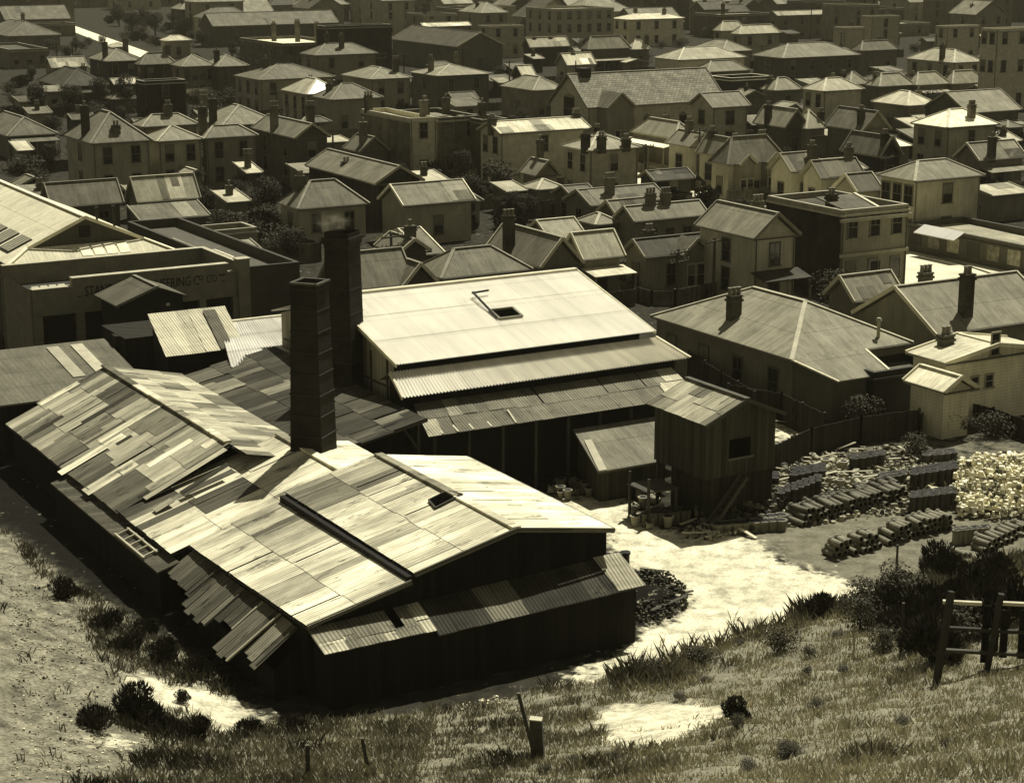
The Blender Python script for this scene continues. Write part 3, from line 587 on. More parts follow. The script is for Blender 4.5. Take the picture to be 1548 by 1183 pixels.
# ------------------------------------------------------------------ custom near buildings, in absolute grid coordinates (a, b, z)
def part(mb,name,mats,t,org,parent=None):return mb.build(name,mats,parent or t,org)
def walls(mb,q,z,m=0,z0=0.):
    n=len(q)
    for k in range(n):
        j=(k+1)%n;zk=z[k] if isinstance(z,(list,tuple)) else z;zj=z[j] if isinstance(z,(list,tuple)) else z
        mb.face([(*q[k],z0),(*q[j],z0),(*q[j],zj),(*q[k],zk)],m)
def sheets(mb,quad,cols,rows,pal,tilt=.03,th=.05,seed=1,lap=.12,jit=.35,w0=.76,shuffle=True,keep=None):
    # patchwork of loose iron sheets over a quad (eave-left, eave-right, ridge-right, ridge-left)
    r=random.Random(seed);e0,e1,r1,r0=[Vector(q) for q in quad];ln=(e1-e0).length;hs=((r0-e0).length+(r1-e1).length)/2
    nrm=(e1-e0).cross(r0-e0).normalized();i=0;u=0.
    pt=lambda a,b:(e0*(1-a)+e1*a)*(1-b)+(r0*(1-a)+r1*a)*b
    nc=max(1,round(ln/w0)) if not cols else cols;base=0
    blk=0;bt={};cuts=None
    for c in range(nc):
        u0,u1=c/nc,(c+1)/nc
        if c>=blk or cuts is None:
            blk=c+r.choice([1,2,2,3,4]);bt={};cuts=[0.]+[min(.97,max(.03,(k+1)/rows+r.uniform(-jit,jit)/rows)) for k in range(rows-1)]+[1.]
        for k in range(len(cuts)-1):
            vm=(cuts[k]+cuts[k+1])/2
            if k not in bt:bt[k]=pal(u0,vm,r) if callable(pal) else r.choice(pal)
            tone=bt[k]*r.uniform(.88,1.1) if r.random()<.78 else (pal(u0,vm,r) if callable(pal) else r.choice(pal))*r.uniform(.85,1.15)
            if keep and not keep(c,k,r):continue
            v0,v1=cuts[k]-(lap/hs if k else 0.006*r.random()),cuts[k+1]
            if v1-v0<.02:continue
            oo=nrm*(.015+tilt*r.random());o2=nrm*(.015+tilt*r.random()*.6)
            du=r.uniform(-.012,.012);dv=.02
            q=[pt(u0+du-.004,v0)+oo+nrm*dv,pt(u1+du+.004,v0)+oo+nrm*dv,pt(u1+du+.004,v1)+o2,pt(u0+du-.004,v1)+o2]
            mb.slab([tuple(x) for x in q],th,0,1,tone=tone,uv0=(u0*ln+seed*7.3,v0*hs))
def corr(mb,quad,pitch=.17,amp=.028,m=0,step=2.6):
    # real corrugated sheet over a quad (eave-left, eave-right, ridge-right, ridge-left)
    e0,e1,r1,r0=[Vector(q) for q in quad];ln=(e1-e0).length;hs=((r0-e0).length+(r1-e1).length)/2;n=int(ln/pitch)*4
    nrm=(e1-e0).cross(r0-e0).normalized();nr=max(1,round(hs/step))
    for k in range(nr):
        prev=None
        for i in range(n+1):
            u=i/n;o=nrm*amp*math.sin(i*math.pi/2);lo=(e0*(1-u)+e1*u);hi=(r0*(1-u)+r1*u)
            p=lo+(hi-lo)*(k/nr-(.06/hs if k else 0))+o+nrm*(.02 if k<nr-1 or nr==1 else .02);q=lo+(hi-lo)*((k+1)/nr)+o
            if prev:mb.face([tuple(prev[0]),tuple(p),tuple(q),tuple(prev[1])],m,[((i-1)*pitch/4,k/nr*hs),(i*pitch/4,k/nr*hs),(i*pitch/4,(k+1)/nr*hs),((i-1)*pitch/4,(k+1)/nr*hs)])
            prev=(p,q)
tar=m_plank(.01,.3);tarw=m_plain(.012,.9);iron_edge=m_plain(.06)
# ================= the kiln building
o=(28.,64.,0);t=thing('kiln_building','long pottery kiln building with patched iron roofs and black tarred end wall, nearest the camera','workshop',o[0],o[1])
def P2(m,name,mats,parent=None):return part(m,name,mats,t,o,parent)
pal1=[.62,.5,.4,.32,.2,.13,.09,.72,.85,.28,.45,.1,.16];pal3=[.8,.76,.72,.68,.78,.74,.6,.82];palr=[.36,.42,.3,.48,.24,.4,.52,.2]
UL=m_plain(.03)
def onplane(px,py,a0,z0,sl):
    lo,hi=0.,12.
    for _ in range(40):
        z=(lo+hi)/2;a,b=G(px,py,z)
        if z0+(a-a0)*sl<z:hi=z
        else:lo=z
    return a,b,z
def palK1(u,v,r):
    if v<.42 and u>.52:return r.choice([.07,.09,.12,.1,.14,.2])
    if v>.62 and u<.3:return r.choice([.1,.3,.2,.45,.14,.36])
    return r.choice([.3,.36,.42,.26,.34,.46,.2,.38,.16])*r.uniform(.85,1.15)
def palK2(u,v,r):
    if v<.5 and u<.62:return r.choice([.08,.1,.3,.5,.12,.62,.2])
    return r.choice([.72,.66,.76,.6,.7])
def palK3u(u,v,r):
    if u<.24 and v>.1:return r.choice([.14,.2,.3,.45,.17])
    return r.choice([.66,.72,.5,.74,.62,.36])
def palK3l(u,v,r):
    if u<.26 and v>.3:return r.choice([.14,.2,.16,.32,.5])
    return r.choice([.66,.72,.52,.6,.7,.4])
# long range, slope towards the hill
zr,ar=5.0,33.0;ae,ze=27.15,2.4
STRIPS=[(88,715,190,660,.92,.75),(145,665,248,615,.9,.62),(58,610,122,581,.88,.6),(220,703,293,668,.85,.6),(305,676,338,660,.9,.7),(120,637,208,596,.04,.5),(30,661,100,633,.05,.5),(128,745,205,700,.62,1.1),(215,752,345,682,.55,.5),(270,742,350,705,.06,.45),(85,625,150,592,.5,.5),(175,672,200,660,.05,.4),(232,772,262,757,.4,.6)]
def roofpart(name,quad,pal,rows,seed,ex=(),**k):
    m=MB();e0,e1,r1,r0=quad;d=.03
    sheets(m,quad,None,rows,pal,seed=seed,**k);sl=(r0[2]-e0[2])/(r0[0]-e0[0])
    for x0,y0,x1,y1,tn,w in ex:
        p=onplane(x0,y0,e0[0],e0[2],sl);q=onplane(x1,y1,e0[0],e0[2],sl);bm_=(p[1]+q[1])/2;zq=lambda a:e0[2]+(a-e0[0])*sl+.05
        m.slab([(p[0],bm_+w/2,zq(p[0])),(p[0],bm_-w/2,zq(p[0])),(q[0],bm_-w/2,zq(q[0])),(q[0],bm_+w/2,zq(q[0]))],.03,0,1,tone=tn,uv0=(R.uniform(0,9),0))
    mm=P2(m,name,[m_patch(),UL]);b=MB();b.slab([(x,y,z-.09) for x,y,z in quad],.06,0);P2(b,'roof_lining',UL,mm);return mm
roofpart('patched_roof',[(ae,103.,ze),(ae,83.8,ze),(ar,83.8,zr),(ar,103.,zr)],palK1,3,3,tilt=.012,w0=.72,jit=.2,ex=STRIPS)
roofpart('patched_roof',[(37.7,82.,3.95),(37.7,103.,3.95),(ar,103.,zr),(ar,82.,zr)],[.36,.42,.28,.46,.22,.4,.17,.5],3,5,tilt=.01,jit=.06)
# middle roof, a little higher, with the chimney on its ridge
zm,am=5.0,35.7
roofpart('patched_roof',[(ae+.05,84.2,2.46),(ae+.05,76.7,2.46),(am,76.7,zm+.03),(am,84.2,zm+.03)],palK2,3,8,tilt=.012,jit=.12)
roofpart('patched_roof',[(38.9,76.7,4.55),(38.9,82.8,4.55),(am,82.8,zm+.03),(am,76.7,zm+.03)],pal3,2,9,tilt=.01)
# front range with the gable
bf,bb=63.8,76.6;ag,zg=37.5,5.6
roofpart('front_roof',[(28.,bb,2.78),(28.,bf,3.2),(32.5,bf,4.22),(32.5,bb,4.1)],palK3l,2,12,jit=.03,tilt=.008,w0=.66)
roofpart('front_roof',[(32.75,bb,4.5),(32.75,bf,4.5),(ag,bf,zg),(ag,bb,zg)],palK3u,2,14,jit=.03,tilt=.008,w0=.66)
roofpart('front_roof',[(42.3,bf,4.78),(42.3,bb,4.78),(ag,bb,zg),(ag,bf,zg)],[.8,.84,.78,.82],2,15,jit=.05,tilt=.015)
m=MB();m.box(32.45,bf+.05,3.95,32.75,bb-.05,4.4);P2(m,'gutter_step',tarw)
m=MB()
for (p,q,w,tn) in (((ar,102.9,zr+.06),(ar,84.2,zr+.06),.4,.4),((am,84.1,zm+.09),(am,76.7,zm+.09),.42,.6),((ag,bb,zg+.06),(ag,bf,zg+.06),.4,.55)):
    n=max(3,int(abs(q[1]-p[1])/2.4))
    for i in range(n):
        y0=p[1]+(q[1]-p[1])*i/n;y1=p[1]+(q[1]-p[1])*(i+1.02)/n
        m.bar((p[0],y0,p[2]+R.uniform(-.02,.03)),(p[0],y1,p[2]+R.uniform(-.02,.03)),w,.1,tone=R.choice([.12,.25,.5,.62,.7])*1.1)
P2(m,'ridge_capping',[m_patch(.2)])
# roof hatch hole with dark smoke staining frame
ho=onplane(672,756,32.75,4.5,(zg-4.5)/(ag-32.75));h0,h1=ho[0],ho[1]
m=MB();hb=[(h0-.75,h1-.55),(h0+.7,h1-.35),(h0+.45,h1+.6),(h0-.55,h1+.45)];zz=lambda a:4.5+(a-32.75)/(ag-32.75)*(zg-4.5)+.1
m.face([(x,y,zz(x)) for x,y in hb]);hm=P2(m,'roof_opening',m_dark());m=MB()
for i in range(4):
    p,q=hb[i],hb[(i+1)%4];m.bar((*p,zz(p[0])+.01),(*q,zz(q[0])+.01),.07,.06)
P2(m,'opening_frame',m_plain(.05),hm)
# walls
m=MB()
m.face([(28.15,64.1,0),(42.15,64.1,0),(42.15,64.1,4.7),(37.5,64.1,5.48),(32.75,64.1,4.35),(32.5,64.1,4.1),(28.15,64.1,3.12)])
m.face([(42.15,64.1,0),(42.15,76.4,0),(42.15,76.4,4.7),(42.15,64.1,4.7)]);m.face([(28.15,76.5,0),(28.15,64.1,0),(28.15,64.1,3.12),(28.15,76.5,2.7)])
m.face([(27.5,102.8,0),(27.5,76.9,0),(27.5,76.9,2.42),(27.5,102.8,2.42)]);m.face([(27.5,76.9,0),(38.7,76.9,0),(38.7,76.9,4.5),(am,76.9,4.9),(27.5,76.9,2.4)])
m.face([(38.4,102.8,0),(27.5,102.8,0),(27.5,102.8,2.4),(ar,102.8,4.85),(37.6,102.8,3.85)])
m.face([(42.15,76.4,0),(38.7,76.4,0),(38.7,76.4,4.6),(42.15,76.4,4.7)]);m.face([(38.7,76.9,0),(38.7,83.5,0),(38.7,83.5,4.2),(38.7,76.9,4.5)])
P2(m,'wall',tar)
m=MB();m.bar((28.0,63.72,3.18),(32.6,63.72,4.2),.07,.2);m.bar((32.75,63.72,4.48),(ag,63.72,zg-.02),.07,.2);m.bar((ag,63.72,zg-.02),(42.3,63.72,4.76),.07,.2);m.bar((42.36,63.8,4.74),(42.36,76.5,4.74),.08,.14);P2(m,'bargeboard',m_plain(.12))
# skirt roof along the end wall
m=MB();sheets(m,[(28.1,62.35,2.45),(33.,62.35,2.5),(33.,63.95,3.2),(28.1,63.95,3.0)],None,2,[.3,.16,.12,.4,.2,.14,.55],seed=21,jit=.3,w0=.55,keep=lambda c,k,r:not(c==6 and k==1))
s=P2(m,'skirt_roof',[m_patch(),UL]);m=MB();sheets(m,[(33.05,62.15,2.35),(42.9,62.3,2.55),(42.6,64.0,3.55),(33.05,64.0,3.2)],None,1,[.05,.03,.04,.05,.035,.12],seed=22,w0=.8);m.slab([(41.6,62.28,2.62),(43.0,62.3,2.62),(42.75,64.,3.62),(41.4,64.,3.62)],.05,0,1,tone=.34);P2(m,'skirt_roof',[m_patch(),UL])
m=MB();walls(m,[(28.4,62.6),(42.7,62.6),(42.7,64.05),(28.4,64.05)],[2.42,2.5,3.4,2.9]);P2(m,'skirt_wall',tar)
# stepped shed roofs low along the hill side
for k,(b0,b1,w,zt,zl,ps) in enumerate(((76.3,73.2,1.3,2.6,1.7,[.1,.08,.14]),(73.15,70.2,1.8,2.62,1.35,[.1,.08,.14,.12]),(70.1,68.3,1.3,2.68,1.75,[.07,.1,.09]),(68.2,66.5,2.3,2.75,1.2,[.12,.16,.1,.3]),(66.45,64.9,1.7,2.72,1.45,[.12,.24,.1]))):
    m=MB();nn_=max(2,int((b0-b1)/.5))
    for i in range(nn_):
        y0=b0-(b0-b1)*i/nn_;y1=b0-(b0-b1)*(i+1)/nn_;ra=R.uniform(-.12,.12);zz_=zl-ra*(zt-zl)/w+R.uniform(-.03,.03);zs=R.uniform(0,.05)
        m.slab([(28.-w-ra,y0,zz_+zs),(28.-w-ra,y1-.02,zz_+zs),(28.1,y1-.02,zt+zs*.5),(28.1,y0,zt+zs*.5)],.04,0,1,tone=R.choice(ps),uv0=(i*.68+.05,0))
    x=P2(m,'side_roof',[m_patch(),UL]);m=MB();m.bar((28.-w-.05,b1-.04,zl+.08),(28.05,b1-.04,zt+.08),.09,.07);P2(m,'roof_edge',m_plain(.34 if k in (2,3) else .06),x)
m=MB();walls(m,[(26.9,74.),(26.9,64.6),(28.1,64.6),(28.1,73.6)],[1.4,1.3,2.4,2.4]);P2(m,'side_wall',tar)
m=MB();m.slab([(26.35,92.,1.9),(26.35,76.2,1.9),(27.4,76.2,2.2),(27.4,92.,2.2)],.08);P2(m,'side_ledge',m_plank(.1,.4));m=MB();walls(m,[(26.5,91.9),(26.5,76.3),(27.45,76.3),(27.45,91.9)],1.7);P2(m,'side_wall',tar)
m=MB()
for i in range(5):
    y=78.2+i*.9;m.bar((26.4,y,2.02),(27.1,y,2.24),.09,.08)
m.bar((26.38,78,2.02),(26.38,82,2.02),.1,.1);m.bar((27.,78,2.2),(27.,82,2.2),.1,.1);P2(m,'ladder_frame',m_plain(.35))
# valley roof behind, rising to the drying shed
m=MB();sheets(m,[(37.6,102.5,3.95),(37.6,83.,3.95),(43.4,83.,5.1),(43.4,102.5,5.1)],None,3,[.06,.08,.05,.1,.07,.05,.13,.22,.06],seed=41,jit=.1,tilt=.01)
x=P2(m,'valley_roof',[m_patch(),UL]);m=MB();m.bar((37.6,82.95,3.9),(43.45,82.95,5.05),.09,.22)
for y in (83.3,86.):m.bar((43.1,y,0),(43.1,y,5.),.14)
m.bar((43.1,83.3,3.4),(42.2,83.2,4.7),.1);P2(m,'post',m_plain(.06),x)
m=MB();walls(m,[(38.4,84.2),(43.0,84.2),(43.0,100.),(38.4,100.)],[3.9,4.7,4.7,3.9]);P2(m,'wall',tar)
m=MB();m.slab([(38.6,75.3,4.6),(44.,75.3,3.6),(44.,80.5,3.6),(38.6,80.5,4.3)],.08);P2(m,'low_roof',m_roof(.13))
# ================= chimneys
def stack(label,a,b,z0,z1,w0,w1,rot,bands,cap):
    t=thing('brick_chimney',label,'chimney',a,b,0,rot=GA+rot);c=lambda w:[(-w/2,-w/2),(w/2,-w/2),(w/2,w/2),(-w/2,w/2)]
    m=MB();m.hexa(c(w0*1.06),0,z1,0,None,c(w1));q=m.build('shaft',m_brick(.022),t);m=MB();n=bands
    for i in range(n):
        f=(i+.7)/n;z=z0+(z1-z0)*f;w=w0+(w1-w0)*f+.06;m.hexa(c(w-.035),z-.03,z+.03)
    m.build('iron_band',m_plain(.02),q);m=MB();w=w1+.02
    if cap:
        for s in (-1,1):
            m.box(-w/2-.03,s*w/2-.1,z1-.07,w/2+.03,s*w/2+.03,z1+.03);m.box(s*w/2-(.1 if s>0 else .03),-w/2+.1,z1-.07,s*w/2+(.03 if s>0 else .1),w/2-.1,z1+.03)
        m.build('cap',m_plain(.08),t);m=MB();m.box(-w1/2+.15,-w1/2+.15,z1-.02,w1/2-.15,w1/2-.15,z1+.005);m.build('flue',m_dark(),t)
    else:
        for i,s in enumerate((1.05,1.14,1.2)):m.hexa(c(w1*s),z1-.9+i*.22,z1-.9+i*.22+.2)
        m.hexa(c(w1*1.02),z1-.26,z1);m.build('corbel',m_brick(.03),t);m=MB();m.box(-w1*.32,-w1*.32,z1-.02,w1*.32,w1*.32,z1+.02);m.build('flue',m_dark(),t)
    return t
stack('nearer brick chimney with thin iron bands and square open top rising through the patched roof',36.35,81.35,5.,13.2,1.8,1.34,math.radians(40),8,True)
stack('taller blackened brick chimney with corbelled head standing beside the bright new iron roof',43.3,92.4,4.,13.5,1.75,1.42,math.radians(38),7,False)
# ================= drying shed with the bright roof
o=(44.,86.,0);t=thing('drying_shed','long drying shed with brilliant new corrugated iron roof in stepped tiers and one roof light','shed',o[0],o[1])
ZR=9.3;BR=95.6
m=MB();corr(m,[(43.9,87.2,7.),(60.6,87.2,7.),(60.35,BR,ZR),(43.9,BR,ZR)],.17,.04);mr=P2(m,'main_roof',m_iron(.97,.09))
m=MB();m.slab([(60.4,BR+8.4,7.),(43.9,BR+8.4,7.),(43.9,BR,ZR),(60.4,BR,ZR)],.08);P2(m,'back_roof',m_iron(.8),mr)
m=MB();m.bar((43.8,BR,ZR+.05),(60.4,BR,ZR+.05),.36,.08);P2(m,'ridge_capping',m_plain(.6),mr)
m=MB();m.bar((43.84,87.15,6.96),(43.84,BR,ZR-.05),.07,.2);m.bar((60.5,87.15,6.96),(60.42,BR,ZR-.05),.07,.2);P2(m,'bargeboard',m_plain(.6),mr)
m=MB();walls(m,[(44.3,88.4),(60.2,88.4),(60.2,103.4),(44.3,103.4)],6.9)
for x,s in ((44.3,1),(60.2,-1)):
    g=[(x,103.4,6.9),(x,88.4,6.9),(x,BR,ZR-.15)];m.face(g if s>0 else g[::-1])
mw=P2(m,'wall',m_plank(.3,.5));m=MB();m.face([(44.3,88.36,0),(60.2,88.36,0),(60.2,88.36,6.9),(44.3,88.36,6.9)]);P2(m,'front_wall',tarw);m=MB()  # black sheet over the plank wall, painting in the shade below the eave
for i in range(7):m.box(44.2,89+i*2.0,4,44.296,89.12+i*2.0,7)
m.box(44.21,88.5,5.3,44.297,103,5.42);P2(m,'batten',m_plain(.06),mw)
# roof light: propped frame over a dark hole
sl=(ZR-7)/(BR-87.2);fz=lambda b:7+(b-87.2)*sl
(ax,zx)=zat(757,466,92.);bq0,bq1,a0_,a1_=90.6,91.7,ax-.9,ax+.6
m=MB();m.face([(a0_,bq0,fz(bq0)+.06),(a1_,bq0,fz(bq0)+.06),(a1_,bq1,fz(bq1)+.06),(a0_,bq1,fz(bq1)+.06)]);rl=P2(m,'roof_light',m_dark());m=MB()
for p,q in (((a0_,bq0),(a1_,bq0)),((a1_,bq0),(a1_,bq1)),((a1_,bq1),(a0_,bq1)),((a0_,bq1),(a0_,bq0))):m.bar((*p,fz(p[1])+.09),(*q,fz(q[1])+.09),.14,.12)
P2(m,'roof_light_frame',m_plain(.22),rl);m=MB();m.bar((a0_-.1,bq0+.1,fz(bq0)+.15),(a0_-.1,bq1+1.8,fz(bq1+1.8)+.35),.1,.1);m.bar((a0_-.15,bq1+1.8,fz(bq1+1.8)+.3),(a0_+1.,bq1+1.9,fz(bq1+1.9)+.3),.1,.1);P2(m,'sliding_rail',m_plain(.03),rl)
# second tier
m=MB();corr(m,[(43.4,85.6,5.6),(61.8,85.6,5.6),(60.8,87.6,6.55),(43.7,87.6,6.55)],.2,.055);m2=P2(m,'lower_roof',m_iron(.9,.12))
m=MB();m.slab([(43.7,88.9,5.9),(43.7,87.6,6.55),(45.,87.6,6.55),(45.,88.9,5.9)][::-1],.06);P2(m,'return_roof',m_roof(.2),m2)
m=MB();m.bar((61.85,85.55,5.66),(60.85,87.6,6.6),.16,.06);m.bar((43.35,85.55,5.6),(43.65,87.6,6.52),.08,.2);P2(m,'bargeboard',m_plain(.6),m2)
m=MB();walls(m,[(44.,86.2),(61.2,86.2),(61.2,88.3),(44.,88.3)],[5.5,5.5,6.3,6.3]);P2(m,'wall',tar)
# third tier, old dark iron with pale laps
m=MB();sheets(m,[(43.7,83.2,4.0),(50.5,83.2,4.0),(50.7,86.1,5.05),(44.3,86.1,5.05)],None,2,[.12,.14,.17,.11,.3,.13],seed=51,w0=.8,jit=.1)
sheets(m,[(50.5,83.2,4.0),(58.9,83.2,4.0),(59.2,86.1,5.05),(50.7,86.1,5.05)],None,2,[.155,.165,.17,.15],seed=52,w0=.85,jit=.05,tilt=.015)
sheets(m,[(58.9,83.2,4.0),(60.8,83.2,4.0),(60.9,86.1,5.05),(59.2,86.1,5.05)],None,2,[.5,.2,.16],seed=53,w0=.7,jit=.3)
m3=P2(m,'lowest_roof',[m_patch(.8,.6),UL]);m=MB()
for i,x in enumerate((44.5,45.4,46.3,47.4,48.9,59.1)):m.bar((x,83.2,4.09),(x+.12,83.2+R.uniform(1.1,2.8),4.09+.36*1.2),.1,.04)
P2(m,'roof_batten',m_plain(.5),m3);m=MB()
for i in range(9):m.box(44.1+i*2.05,83.5,0,44.26+i*2.05,83.66,4.05)
P2(m,'post',m_plain(.05),m3);m=MB();walls(m,[(44.,85.9),(61.,85.9),(61.,88.3),(44.,88.3)],4.9);P2(m,'wall',tarw)
# ================= small lean-to in front of it
o=(52.,80.,0);t=thing('lean_to_shed','low shed with dull ribbed iron skillion roof standing against the dark drying shed','shed',o[0],o[1])
m=MB();m.slab([(51.9,79.7,1.85),(56.6,79.7,1.85),(58.,83.3,3.2),(52.6,83.3,3.2)],.1);r=P2(m,'roof',m_roof(.17,.24));m=MB();m.slab([(51.85,79.65,1.9),(52.35,79.65,1.9),(53.,82.2,2.85),(52.55,82.2,2.85)],.05);P2(m,'roof_patch',m_plain(.4),r)
m=MB();m.bar((51.9,79.65,1.8),(56.6,79.65,1.8),.09,.12);m.bar((51.86,79.7,1.8),(52.56,83.3,3.15),.08,.12);P2(m,'bargeboard',m_plain(.14),r)
m=MB();walls(m,[(52.2,80.1),(56.4,80.1),(57.6,83.2),(52.8,83.2)],[1.85,1.85,3.05,3.05]);P2(m,'wall',m_plank(.06));m=MB();m.box(54.,80.04,0,54.9,80.09,1.6);P2(m,'door',m_plain(.02))
# ================= timber tower
o=(54.4,73.8,0);t=thing('timber_tower','tall narrow weathered timber shed with streaked iron gable roof and plank stairs','shed',o[0],o[1])
m=MB();ez=5.45;rz=6.5
sheets(m,[(54.1,78.6,ez),(54.1,73.4,ez),(56.6,73.4,rz),(56.6,78.6,rz)],None,2,[.1,.3,.16,.42,.2,.12,.35],seed=61,w0=.5);sheets(m,[(59.1,73.4,ez),(59.1,78.6,ez),(56.6,78.6,rz),(56.6,73.4,rz)],None,2,[.2,.3,.14],seed=62)
r=P2(m,'roof',[m_patch(),UL]);m=MB();m.bar((56.6,73.3,rz+.08),(56.6,78.6,rz+.08),.3,.08);P2(m,'ridge_capping',m_plain(.08),r);m=MB();m.bar((54.1,73.33,ez),(56.6,73.33,rz),.08,.2);m.bar((59.1,73.33,ez),(56.6,73.33,rz),.08,.2);P2(m,'bargeboard',m_plain(.05),r)
m=MB();q=[(54.4,73.8),(58.8,73.8),(58.8,78.3),(54.4,78.3)];walls(m,q,ez+.05,0,2.5);m.face([(54.4,73.8,ez+.05),(58.8,73.8,ez+.05),(56.6,73.8,rz-.1)]);m.face([(*p,2.5) for p in q[::-1]]);P2(m,'upper_wall',m_plank(.05,.25))
m=MB();walls(m,[(54.75,73.85),(58.75,73.85),(58.75,77.2),(54.75,77.2)],2.5);P2(m,'lower_wall',m_plank(.025,.25))
m=MB();m.box(55.9,73.74,3.45,57.2,73.796,4.4);hh=P2(m,'window',m_dark());m=MB();m.box(55.75,73.68,3.35,57.4,73.795,3.44);P2(m,'frame',m_plain(.13),hh)
m=MB()
m.box(54.45,78.03,0,54.6,78.17,2.5)
P2(m,'post',m_plain(.03));m=MB();m.bar((56.4,73.5,2.6),(54.2,73.45,.1),.07,.2);m.bar((56.4,72.9,2.6),(54.2,72.85,.1),.07,.2)
for i in range(9):m.box(54.25+i*.25,72.9,.15+i*.28,54.5+i*.25,73.5,.19+i*.28)
P2(m,'stairs',m_plain(.05))
o=(52.4,76.,0);t=thing('timber_platform','small plank platform on thin posts beside the timber tower','platform',o[0],o[1]);m=MB();m.box(52.,75.3,1.75,53.9,77.2,1.83);P2(m,'deck',m_plain(.05))
for x,y in ((52.1,75.4),(53.8,75.4),(52.1,77.1)):
    m=MB();m.box(x-.06,y-.06,0,x+.06,y+.06,1.75 if x>53 else 2.5);P2(m,'post',m_plain(.05))
# ================= engineering works
o=(38.,126.,0);t=thing('engineering_works','engineering works with painted name across its long parapet front and dark vehicle openings','workshop',o[0],o[1])
m=MB();FZ=6.0;m.face([(35.4,125.6,0),(50.2,125.6,0),(50.2,125.6,2.9),(35.4,125.6,2.9)],1)
piers=[(35.4,36.0),(38.4,38.95),(47.35,47.85),(49.9,50.5)]
m.box(35.4,125.2,3.6,50.5,125.7,FZ-.55);m.box(38.2,125.2,FZ-.55,49.6,125.7,FZ)
for x,y in piers:m.box(x,125.1,0,y,125.7,3.6)
m.box(50.3,124.95,0,51.2,125.75,FZ+.25);m.face([(35.4,133,0),(35.4,125.2,0),(35.4,125.2,FZ-.6),(35.4,133,FZ-.6)]);m.box(50.45,125.75,0,50.7,132.8,FZ);m.box(35.4,132.4,0,50.7,132.8,FZ)
P2(m,'front_wall',[m_plain(.2,.9),m_plain(.006)]);m=MB();m.slab([(35.5,125.7,4.5),(50.4,125.7,4.5),(50.4,132.4,4.6),(35.5,132.4,4.6)],.1);P2(m,'flat_roof',m_plain(.03))
m=MB();m.box(38.2,125.12,FZ,49.65,125.78,FZ+.07);m.box(50.4,125.8,FZ,50.78,132.9,FZ+.06);m.box(35.4,132.3,FZ,50.4,132.9,FZ+.06);m.box(50.22,124.9,FZ+.25,51.28,125.8,FZ+.33);m.box(35.4,125.12,FZ-.55,38.19,125.78,FZ-.49);P2(m,'coping',m_plain(.4))
m=MB()
for x0,x1 in ((36.1,38.3),(39.05,43.1),(43.2,47.25),(47.95,49.8)):
    m.box(x0,125.45,0,x1,125.55,3.5)
P2(m,'vehicle_door',m_plain(.008,1.))
def writing(txt,a,b,z,sz,mat,parent,org,name='lettering',ext=.01,yaw=0,sx=1.):
    c=bpy.data.curves.new('tmp','FONT');c.body=txt;c.size=sz;c.extrude=ext;c.resolution_u=2;ob=bpy.data.objects.new('tmp',c);COL.objects.link(ob)
    dg=bpy.context.evaluated_depsgraph_get();me=bpy.data.meshes.new_from_object(ob.evaluated_get(dg));bpy.data.objects.remove(ob);me.materials.clear();me.materials.append(mat)
    q=link(name,me,parent);q.location=(a-org[0],b-org[1],z-org[2]);q.rotation_euler=(math.pi/2,0,yaw);q.scale=(sx,1,1);return q
paint=m_plain(.008,.9,.3,3.)
writing('STANDARD ENGINEERING C',39.05,125.185,4.72,.98,paint,t,o,sx=.66);writing('O',47.38,125.185,5.02,.55,paint,t,o,sx=.8);writing('LTD.',48.0,125.185,4.82,.75,paint,t,o,sx=.55)
m=MB();m.box(49.1,125.18,4.75,49.35,125.198,4.82);m.box(48.9,125.18,5.2,49.4,125.198,5.3);m.box(38.5,125.18,4.7,38.9,125.198,4.76);P2(m,'painted_mark',paint)
m=MB()
for i in range(4):
    x=35.9+i*.62;m.slab([(x,125.8,4.95),(x+.5,125.8,4.95),(x+.5,127.2,5.35),(x,127.2,5.35)],.06)
P2(m,'roof_light',m_plain(.42))
# dutch gable roof behind
ar2,zr2,be,zE,bg=42.3,8.7,133.0,5.9,134.6;hw=6.3;kz=(zr2-zE)/hw;zb=6.75;ab_=(zr2-zb)/kz
m=MB();m.slab([(ar2-hw,158,zE),(ar2-hw,be,zE),(ar2-ab_,bg,zb),(ar2,bg,zr2),(ar2,158,zr2)],.1,0,1);m.slab([(ar2+hw,be,zE),(ar2+hw,158,zE),(ar2,158,zr2),(ar2,bg,zr2),(ar2+ab_,bg,zb)],.1,0,1);m.slab([(ar2-hw,be,zE),(ar2+hw,be,zE),(ar2+ab_,bg,zb),(ar2-ab_,bg,zb)],.1,0,1)
rr=P2(m,'main_roof',[m_roof(.62,.3,.22),m_plain(.3)]);m=MB();m.bar((ar2,bg-.1,zr2+.06),(ar2,158,zr2+.06),.36,.08);m.bar((ar2+ab_,bg,zb+.06),(ar2+hw,be,zE+.06),.3,.08);m.bar((ar2-ab_,bg,zb+.06),(ar2-hw,be,zE+.06),.3,.08)
for s in (-1,1):m.bar((ar2,bg-.12,zr2),(ar2+s*ab_,bg-.12,zb),.09,.24)
P2(m,'ridge_capping',m_plain(.75),rr)
m=MB();m.face([(ar2-ab_,bg+.1,zb),(ar2+ab_,bg+.1,zb),(ar2,bg+.1,zr2-.05)]);gw=P2(m,'gable',m_board(.075));m=MB();m.box(ar2-.45,bg+.04,7.2,ar2+.4,bg+.09,8.05);P2(m,'louvre',m_plain(.008),gw)
m=MB()
